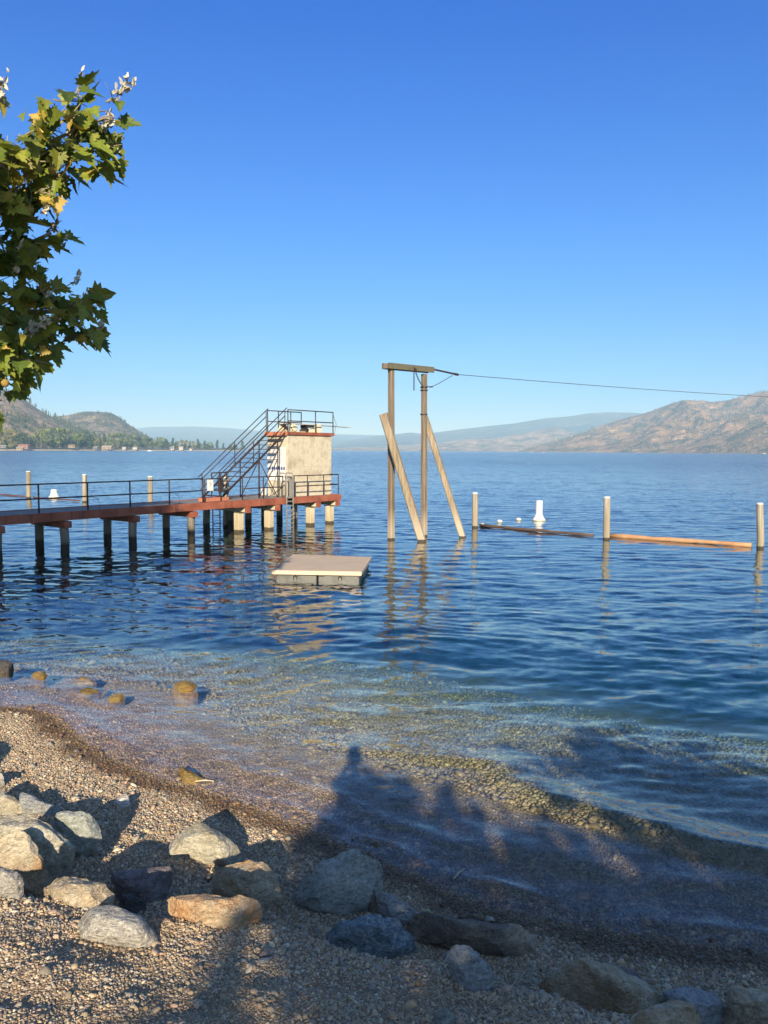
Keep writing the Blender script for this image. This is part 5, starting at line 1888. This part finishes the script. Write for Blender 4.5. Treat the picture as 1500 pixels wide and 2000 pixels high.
M_fuzz = mottled('felted_young_leaf', [(.27, .26, .17), (.56, .53, .42), (.41, .39, .28)], 14.0, .9, .3)
M_ball = mottled('seed_ball', [(.34, .22, .05), (.46, .32, .09)], 30.0, .9, .8, fine=160)

pt = thing('plane_tree', 'plane tree leaning in from the side with lobed leaves and pale felted shoot tips', 'tree', (-8.6, 3.2, float(gz(-8.6, 3.2))))
tz = float(gz(-8.6, 3.2))
obj('trunk', MB().tube([(-8.6, 3.2, tz - .4), (-8.62, 3.2, tz + .2), (-8.5, 3.25, 4.0), (-8.9, 3.2, 7.0), (-9.4, 3.0, 11.0), (-9.6, 3.0, 14.5)], [.48, .36, .30, .24, .14, .04], 14), M_bark, pt, smooth=True)
# boughs that reach into view, drawn through points at their own distances
BOUGHS = [
    [(-8.5, 3.25, 4.2), at_depth(-260, 420, 6.3), at_depth(-60, 350, 6.7), at_depth(50, 302, 6.9), at_depth(130, 262, 7.0), at_depth(180, 222, 7.0)],
    [(-8.45, 3.25, 3.9), at_depth(-260, 560, 6.4), at_depth(-40, 520, 6.9), at_depth(50, 480, 7.1), at_depth(100, 455, 7.2)],
    [(-8.4, 3.25, 3.6), at_depth(-260, 680, 6.6), at_depth(-50, 620, 7.0), at_depth(60, 608, 7.2), at_depth(130, 610, 7.4), at_depth(190, 590, 7.5)],
    [(-8.4, 3.25, 3.5), at_depth(-260, 740, 6.4), at_depth(-80, 700, 6.6), at_depth(0, 680, 6.8), at_depth(50, 660, 6.8)],
    [(-8.8, 3.2, 6.4), at_depth(-260, 240, 6.4), at_depth(-80, 215, 6.8), at_depth(-10, 200, 6.9), at_depth(6, 180, 6.9)],
    [(-8.4, 3.25, 3.4), at_depth(-200, 830, 6.4), at_depth(-60, 800, 6.6), at_depth(2, 778, 6.7)],
]
for b in BOUGHS:
    obj('bough', MB().tube(b, [.09, .055, .032, .022, .014, .007][:len(b)], 8), M_twig, pt, smooth=True)
# leaf clusters (photo x, y, radius in px, distance, leaves, brightness of the leaf stuff)
CL = [
    (175, 222, 40, 7.0, 15), (135, 245, 42, 7.0, 18), (95, 270, 42, 6.95, 16), (65, 270, 30, 6.9, 8), (215, 232, 24, 7.0, 5), (150, 290, 45, 7.0, 20), (185, 300, 38, 7.05, 13), (195, 335, 26, 7.05, 6),
    (130, 335, 28, 6.9, 7), (100, 305, 40, 6.9, 16), (55, 315, 50, 6.9, 24), (15, 300, 40, 6.8, 16), (15, 345, 50, 6.8, 26), (65, 360, 40, 6.9, 14), (98, 372, 22, 6.8, 5), (20, 400, 45, 6.8, 22), (55, 405, 20, 6.85, 4),
    (10, 450, 45, 6.9, 26), (50, 468, 34, 7.0, 12), (88, 468, 24, 7.1, 5), (112, 450, 14, 7.2, 3), (30, 510, 50, 7.0, 28), (70, 525, 26, 7.1, 6), (10, 560, 45, 7.0, 26), (60, 565, 40, 7.1, 16), (105, 565, 24, 7.2, 5),
    (20, 610, 45, 7.0, 26), (75, 610, 42, 7.2, 20), (125, 595, 35, 7.3, 14), (165, 590, 28, 7.4, 9), (120, 640, 38, 7.3, 15), (170, 625, 30, 7.45, 9), (150, 660, 22, 7.4, 5), (185, 655, 12, 7.5, 2),
    (70, 655, 40, 7.1, 16), (15, 665, 42, 6.8, 22), (45, 690, 35, 6.8, 12), (100, 680, 22, 7.1, 5), (15, 725, 30, 6.7, 9), (4, 750, 22, 6.7, 6), (2, 806, 9, 6.6, 2), (5, 195, 14, 6.9, 3),
    (228, 196, 12, 7.05, 2), (160, 190, 22, 7.0, 4), (195, 255, 30, 7.05, 7), (222, 292, 16, 7.1, 4), (-40, 330, 50, 6.6, 25), (-50, 450, 60, 6.7, 30), (-50, 580, 60, 6.8, 30), (-50, 690, 50, 6.6, 22),
]
g = np.random.default_rng(44)
items = []
stalks = MB()
twigs = MB()
TONES = np.array([[.150, .190, .026], [.215, .235, .036], [.095, .140, .026], [.300, .260, .040], [.180, .200, .028], [.060, .095, .022]])
for (px, py, r_, d, n) in CL:
    n = max(2, int(n * .80))
    cpt = at_depth(px, py, d)
    rw = r_ / F * d
    hub = at_depth(px - .55 * r_ - 14, py + .25 * r_, d - .05)
    for k in range(3):
        e_ = cpt + g.normal(0, .55, 3) * rw
        twigs.tube([hub, (hub + e_) / 2 + np.array([0, 0, .015]), e_], [.0075, .0055, .003], 5)
    for k in range(n):
        q = g.normal(0, 1, 3)
        q *= (g.random() ** .4) / np.linalg.norm(q)
        P = cpt + q * np.array([rw, rw * 2.2, rw])
        out = q + np.array([.25, -.1, -.55]) + g.normal(0, .35, 3)
        nrm = np.array([.15, -.75, .75]) + g.normal(0, .55, 3)
        tone = TONES[g.choice(6, p=[.28, .2, .2, .1, .14, .08])] * g.uniform(.75, 1.25)
        if g.random() < .06:
            tone = np.array([.44, .31, .06])
        items.append((P, out, nrm, g.uniform(.09, .15) if g.random() < .3 else g.uniform(.15, .235), tone))
        if g.random() < .35:
            stalks.tube([P, P - out / np.linalg.norm(out) * .05 + (cpt - P) * .3], .0032, 4)
obj('foliage', leaves_mesh('foliage', items, 5), M_leaf, pt)
obj('twigs', twigs, M_twig, pt, smooth=True)['kind'] = 'stuff'
obj('leaf_stalks', stalks, M_twig, pt)['kind'] = 'stuff'


def felt_tip(px, py, d, n, spread, upv=(.5, -.2, .9)):
    """shoot tip of small curled felted leaves"""
    g = np.random.default_rng(int(px * 7 + py))
    c = at_depth(px, py, d)
    s = spread / F * d
    u = np.array(upv) / np.linalg.norm(upv)
    mb = MB().tube([c - u * s * 1.7, c - u * s * .5, c + u * s * .8], [.006, .005, .003], 5)
    near_ = min(CL, key=lambda q: (q[0] - px) ** 2 + (q[1] - py) ** 2)
    hub = at_depth(near_[0], near_[1], near_[3])
    mb.tube([hub, (hub + c - u * s * 1.2) / 2 + np.array([0, 0, -.012]), c - u * s * .9], [.006, .005, .0045], 5)
    obj('shoot', mb, M_twig, pt)
    mb = MB()
    for k in range(n):
        f = (k + .5) / n
        P = c + u * s * (f * 2 - 1) + g.normal(0, 1, 3) * s * .32
        dr = u + g.normal(0, .55, 3)
        dr /= np.linalg.norm(dr)
        L = .062 * g.uniform(.7, 1.35) * (1.25 - .5 * f)
        a = P - dr * L * .5
        sd_ = np.cross(dr, g.normal(0, 1, 3))
        sd_ /= np.linalg.norm(sd_)
        # a young leaf folded along its rib and curling over: two pointed halves
        bn_ = np.cross(dr, sd_)
        w = L * g.uniform(.30, .48)
        for sg2 in (-1, 1):
            rib = [a, a + dr * L * .35 - bn_ * L * .05, a + dr * L * .75 + bn_ * L * .02, a + dr * L + bn_ * L * .22]
            edg = [a + dr * L * .12 + sd_ * sg2 * w * .5 + bn_ * w * .4, a + dr * L * .45 + sd_ * sg2 * w * .75 + bn_ * w * .75, a + dr * L * .62 + sd_ * sg2 * w * .45 + bn_ * w * .55, a + dr * L * .84 + sd_ * sg2 * w * .5 + bn_ * w * .7]
            mb.add(rib + edg, [(0, 1, 5, 4), (1, 2, 6, 5), (2, 3, 7, 6)])
        mb.tube([P, P - u * s * .25], .003, 4)
    obj('young_leaf_tip', mb, M_fuzz, pt, smooth=True)


for a in ((158, 156, 7.0, 7, 17), (246, 160, 7.05, 13, 15, (.45, -.2, 1)), (238, 176, 7.05, 8, 10, (1, -.2, .3)), (214, 232, 7.0, 12, 13, (.5, -.4, .8)), (205, 246, 7.0, 7, 8), (5, 165, 6.85, 18, 18, (.3, -.2, 1)), (6, 208, 6.9, 5, 6),
          (112, 437, 7.2, 7, 11), (122, 470, 7.2, 8, 12), (148, 543, 7.4, 7, 9), (172, 572, 7.4, 9, 13), (197, 580, 7.5, 5, 8), (83, 628, 6.85, 20, 20, (1, -.3, .6)), (60, 645, 6.85, 8, 9), (197, 635, 7.5, 5, 6), (220, 292, 7.1, 12, 12, (.8, -.2, -.3)), (90, 405, 6.9, 5, 7), (30, 520, 6.8, 6, 8), (40, 480, 6.8, 5, 7), (95, 575, 7.0, 6, 8)):
    felt_tip(*a)
for px, py, d in ((102, 333, 6.8), (58, 410, 6.75), (10, 748, 6.6)):
    c = at_depth(px, py, d)
    o = obj('seed_ball', MB().lathe((c[0], c[1], c[2]), [(.006, -.034), (.02, -.028), (.032, -.012), (.034, .004), (.028, .02), (.014, .031), (.004, .034)], 12), M_ball, pt, smooth=True)
    obj('seed_stalk', MB().tube([c + np.array([0, 0, .03]), c + np.array([.01, .03, .14]), c + np.array([-.03, .06, .24])], .003, 4), M_twig, pt)


def crown_cloud(name, ctr, rad, n, size, seed, hollow=.35, root=None, mat=None, lumps=9):
    """leafy mass of many separate leaf faces gathered in lumps"""
    g = np.random.default_rng(seed)
    lc = g.normal(0, 1, (lumps, 3))
    lc = lc / np.linalg.norm(lc, axis=1)[:, None] * g.uniform(.25, .72, (lumps, 1))
    items = []
    V_, F_, K_ = [], [], []
    which = g.integers(0, lumps, n)
    d = g.normal(0, 1, (n, 3))
    d = d / np.linalg.norm(d, axis=1)[:, None] * (g.random((n, 1)) ** .45) * .42
    P = (lc[which] + d) * np.array(rad) + np.array(ctr)
    a = g.normal(0, 1, (n, 3))
    a /= np.linalg.norm(a, axis=1)[:, None]
    b = np.cross(a, g.normal(0, 1, (n, 3)))
    b /= np.linalg.norm(b, axis=1)[:, None]
    s = size * g.uniform(.6, 1.3, (n, 1))
    V_ = np.stack([P - a * s, P + b * s * .7, P + a * s, P - b * s * .7], 1).reshape(-1, 3)
    F_ = np.arange(4 * n).reshape(n, 4)
    tone = TONES[g.integers(0, 6, n)] * g.uniform(.7, 1.2, (n, 1))
    me = fast_mesh(name, V_, F_, False)
    set_cols(me, np.repeat(tone, 4, 0))
    return obj(name, me, mat or M_leaf, root)


crown_cloud('crown', (-10.4, 3.0, 9.8), (5.2, 4.6, 5.6), 15000, .24, 71, root=pt, lumps=26)
crown_cloud('crown', (-3.5, 2.0, 7.15), (1.8, 1.3, .60), 2600, .17, 72, root=pt, lumps=12)  # unseen leaf mass added sunward to shade the lower boughs
obj('bough', MB().tube([(-8.7, 3.2, 5.6), (-6.5, 2.6, 6.3), (-3.8, 2.1, 7.1)], [.12, .07, .03], 8), M_twig, pt, smooth=True)

pt2 = thing('plane_tree', 'unseen second plane tree added near the pier root to block sky light', 'tree', (-15.5, 0.5, float(gz(-15.5, .5))))  # tree added out of view, darkens the pier side by covering sky
zb = pt2.location.z
obj('trunk', MB().tube([(-15.5, .5, zb - .4), (-15.5, .5, zb + .3), (-15.4, .5, 5), (-15.7, .4, 13)], [.42, .34, .27, .06], 12), M_bark, pt2, smooth=True)
crown_cloud('crown', (-15.8, 0.4, 10.0), (5.0, 4.5, 6.0), 9000, .28, 73, root=pt2, lumps=20)

# shade trees on the bank behind the viewer; their shade lies over the lower right of the beach
for i, (lab, cx, cy, zc_, rad, n, lumps) in enumerate([
        ('young broad shade tree on the bank behind the viewpoint', 1.1, -10.0, 5.2, (3.5, 2.4, 2.35), 4300, 18),
        ('low spreading shade tree beside the young one behind the viewpoint', 5.0, -9.4, 5.25, (3.9, 2.4, 2.3), 5200, 17)]):
    zb = float(gz(cx, cy))
    r_ = thing('shade_tree', lab, 'tree', (cx, cy, zb))
    obj('trunk', MB().tube([(cx, cy, zb - .3), (cx, cy, zb + .2), (cx + .1, cy, zb + 1.6), (cx - .1, cy, zc_ + .8)], [.22, .16, .13, .05], 10), M_bark, r_, smooth=True)
    for k in range(5):
        a = k * 1.26
        obj('limb', MB().tube([(cx, cy, zb + 1.5 + .2 * k), (cx + math.cos(a) * 1.1, cy + math.sin(a) * .8, zc_ - .6), (cx + math.cos(a) * 2.3, cy + math.sin(a) * 1.6, zc_ + .3)], [.09, .06, .02], 7), M_bark, r_, smooth=True)
    crown_cloud('crown', (cx, cy, zc_), rad, n, .16, 90 + i, root=r_, lumps=lumps)
    if i == 0:
        crown_cloud('crown', (.50, -10.0, 6.6), (.72, .9, .75), 420, .15, 95, root=r_, lumps=5)  # extra leaf lump added to widen this crown's shade around the person's shadow
        crown_cloud('crown', (2.6, -10.2, 6.0), (1.3, 1.0, 1.3), 900, .16, 96, root=r_, lumps=7)
        obj('limb', MB().tube([(cx, cy, zb + 2.6), (.7, -10.0, 5.6), (.45, -10.0, 6.5)], [.07, .05, .02], 7), M_bark, r_, smooth=True)

# ------------------------------------------------------------------ the person with the camera, whose shadow falls on the shallows
PX, PY = 0.02, -0.42
PZ = float(gz(PX, PY))
HT = 1.80
ps = thing('person', 'standing person in dark shorts and a shirt raising a phone, behind the viewpoint', 'person', (PX, PY, PZ))
J = {'pelvis': (0, 0, .93), 'waist': (0, 0, 1.10), 'chest': (0, .01, 1.32), 'neck': (0, .0, 1.49), 'neck2': (0, .015, 1.56), 'chin': (0, .03, 1.60), 'head': (0, .025, 1.68), 'crown': (0, .01, 1.76),
     'shL': (-.18, 0, 1.43), 'elL': (-.24, .20, 1.28), 'wrL': (-.075, .335, 1.50), 'shR': (.18, 0, 1.43), 'elR': (.24, .20, 1.28), 'wrR': (.075, .335, 1.50),
     'hipL': (-.10, 0, .88), 'knL': (-.12, .02, .50), 'anL': (-.13, -.02, .09), 'toL': (-.15, .16, .03), 'hipR': (.10, 0, .88), 'knR': (.12, .02, .50), 'anR': (.13, -.02, .09), 'toR': (.15, .16, .03)}
RAD = {'pelvis': .15, 'waist': .13, 'chest': .155, 'neck': .062, 'neck2': .056, 'chin': .07, 'head': .092, 'crown': .06, 'sh': .065, 'el': .042, 'wr': .028, 'hip': .09, 'kn': .058, 'an': .04, 'to': .03}
ED = [('pelvis', 'waist'), ('waist', 'chest'), ('chest', 'neck'), ('neck', 'neck2'), ('neck2', 'chin'), ('chin', 'head'), ('head', 'crown')]
for s in 'LR':
    ED += [('chest', 'sh' + s), ('sh' + s, 'el' + s), ('el' + s, 'wr' + s), ('pelvis', 'hip' + s), ('hip' + s, 'kn' + s), ('kn' + s, 'an' + s), ('an' + s, 'to' + s)]


def skinned(name, J, RAD, ED, mat, rootname, level=2):
    ks = list(J)
    me = bpy.data.meshes.new(name)
    me.from_pydata([J[k] for k in ks], [(ks.index(a), ks.index(b)) for a, b in ED], [])
    o = bpy.data.objects.new(name, me)
    C.objects.link(o)
    o.parent = ps
    sk = o.modifiers.new('skin', 'SKIN')
    sk.use_smooth_shade = True
    if not me.skin_vertices:
        lay = bpy.context.object
    for i, k in enumerate(ks):
        v = me.skin_vertices[0].data[i]
        r_ = RAD.get(k, RAD.get(k[:-1], .03))
        v.radius = (r_, r_ * (.75 if k in ('waist', 'chest', 'pelvis') else 1))
        v.use_root = (k == rootname)
    sub = o.modifiers.new('subsurf', 'SUBSURF')
    sub.levels = sub.render_levels = level
    me.materials.append(mat)
    return o


M_skin = mottled('skin', [(.48, .30, .22), (.54, .35, .26)], 5, .6)
M_shirt = mottled('grey_shirt', [(.20, .21, .23), (.26, .27, .29)], 4, .9)
M_short = mottled('navy_shorts', [(.03, .035, .06), (.05, .055, .08)], 4, .9)
M_hair = mottled('brown_hair', [(.06, .04, .025), (.10, .07, .045)], 30, .7)
try:
    skinned('body', J, RAD, ED, M_skin, 'pelvis')
    for s, sg_ in (('L', -1), ('R', 1)):
        for k, (ln, dx) in enumerate(((.080, 0.0), (.088, .018), (.083, .036), (.066, .053))):
            a = Vector(J['wr' + s]) + Vector((-sg_ * .012, .03, .03 - dx))
            b_ = a + Vector((-sg_ * ln * .30, ln * .42, .008))
            c_ = b_ + Vector((-sg_ * ln * .36, -ln * .02, -.004))
            fj = {'a': tuple(Vector(J['wr' + s])), 'b': tuple(a), 'c': tuple(b_), 'd': tuple(c_)}
            skinned('finger', fj, {'a': .012, 'b': .010, 'c': .009, 'd': .008}, [('a', 'b'), ('b', 'c'), ('c', 'd')], M_skin, 'a', 1)
        fj = {'a': J['wr' + s], 'b': tuple(Vector(J['wr' + s]) + Vector((-sg_ * .012, .005, .04))), 'c': tuple(Vector(J['wr' + s]) + Vector((-sg_ * .03, .02, .066)))}
        skinned('thumb', fj, {'a': .013, 'b': .011, 'c': .009}, [('a', 'b'), ('b', 'c')], M_skin, 'a', 1)
    shj = {k: J[k] for k in ('waist', 'chest', 'shL', 'shR')}
    shj['hem'] = (0, 0, .90)
    shj['col'] = (0, .0, 1.47)
    for s in 'LR':
        shj['sl' + s] = tuple(Vector(J['sh' + s]).lerp(Vector(J['el' + s]), .65))
    skinned('shirt', shj, {'waist': .145, 'chest': .168, 'sh': .08, 'hem': .16, 'col': .085, 'sl': .07}, [('hem', 'waist'), ('waist', 'chest'), ('chest', 'col'), ('chest', 'shL'), ('chest', 'shR'), ('shL', 'slL'), ('shR', 'slR')], M_shirt, 'chest')
    hj = {'pelvis': (0, 0, .93), 'hipL': J['hipL'], 'hipR': J['hipR'], 'kuL': (-.12, .01, .56), 'kuR': (.12, .01, .56)}
    skinned('shorts', hj, {'pelvis': .16, 'hip': .105, 'ku': .09}, [('pelvis', 'hipL'), ('pelvis', 'hipR'), ('hipL', 'kuL'), ('hipR', 'kuR')], M_short, 'pelvis')
    hr = MB().lathe((PX, PY + .01, PZ + 1.70), [(.098, -.02), (.104, .03), (.095, .075), (.06, .105), (.02, .115)], 18)
    obj('hair', hr, M_hair, ps, smooth=True)
    fc_ = MB()
    fc_.tube([(PX, PY + .115, PZ + 1.685), (PX, PY + .135, PZ + 1.655), (PX, PY + .115, PZ + 1.645)], [.008, .014, .010], 8)
    obj('nose', fc_, M_skin, ps, smooth=True)
    for sx in (-1, 1):
        obj('eye', MB().lathe((PX + sx * .034, PY + .107, PZ + 1.69), [(.003, -.010), (.011, -.005), (.012, .0), (.011, .005), (.003, .010)], 10), M_white, ps, smooth=True)
        obj('ear', MB().tube([(PX + sx * .092, PY + .02, PZ + 1.645), (PX + sx * .105, PY + .015, PZ + 1.675), (PX + sx * .096, PY + .02, PZ + 1.705)], [.008, .016, .009], 8), M_skin, ps, smooth=True)
    obj('mouth', MB().tube([(PX - .022, PY + .107, PZ + 1.615), (PX, PY + .116, PZ + 1.613), (PX + .022, PY + .107, PZ + 1.615)], [.003, .006, .003], 8), mottled('lips', [(.42, .18, .15), (.46, .2, .17)], 5), ps, smooth=True)
    obj('shoe', MB(), M_black, ps) if False else None
    ph = thing('phone', 'black phone held up in both hands of the person behind the viewpoint', 'phone', (0, -.02, H))
    obj('body', MB().prism([(-.073, -.026, H - .036), (.073, -.026, H - .036), (.073, -.018, H - .036), (-.073, -.018, H - .036)], (0, 0, .072)), M_black, ph, bevel=.003)
    obj('screen', MB().prism([(-.069, -.0272, H - .033), (.069, -.0272, H - .033), (.069, -.0262, H - .033), (-.069, -.0262, H - .033)], (0, 0, .066)), mottled('phone_screen', [(.02, .03, .05), (.03, .04, .06)], 5, .15), ph)
except Exception as ex:
    import traceback
    traceback.print_exc()

# ------------------------------------------------------------------ haze over the lake
hb = MB().prism([(-15500, -60, -13.5), (15500, -60, -13.5), (15500, 31500, -13.5), (-15500, 31500, -13.5)], (0, 0, 13.5 + 660))
m = NT('haze')
pv = m.n('VolumePrincipled', i_Density=0.000112)
pv.inputs['Color'].default_value = (.36, .64, 1.0, 1)
pv.inputs['Absorption Color'].default_value = (.42, .42, .42, 1)
pv.inputs['Anisotropy'].default_value = -0.2
m.t.links.new(pv.outputs[0], m.out.inputs['Volume'])
hz_ = obj('haze', hb, m.m)
tag(hz_, 'thin blue summer haze over the lake and hills', 'haze', kind='stuff')
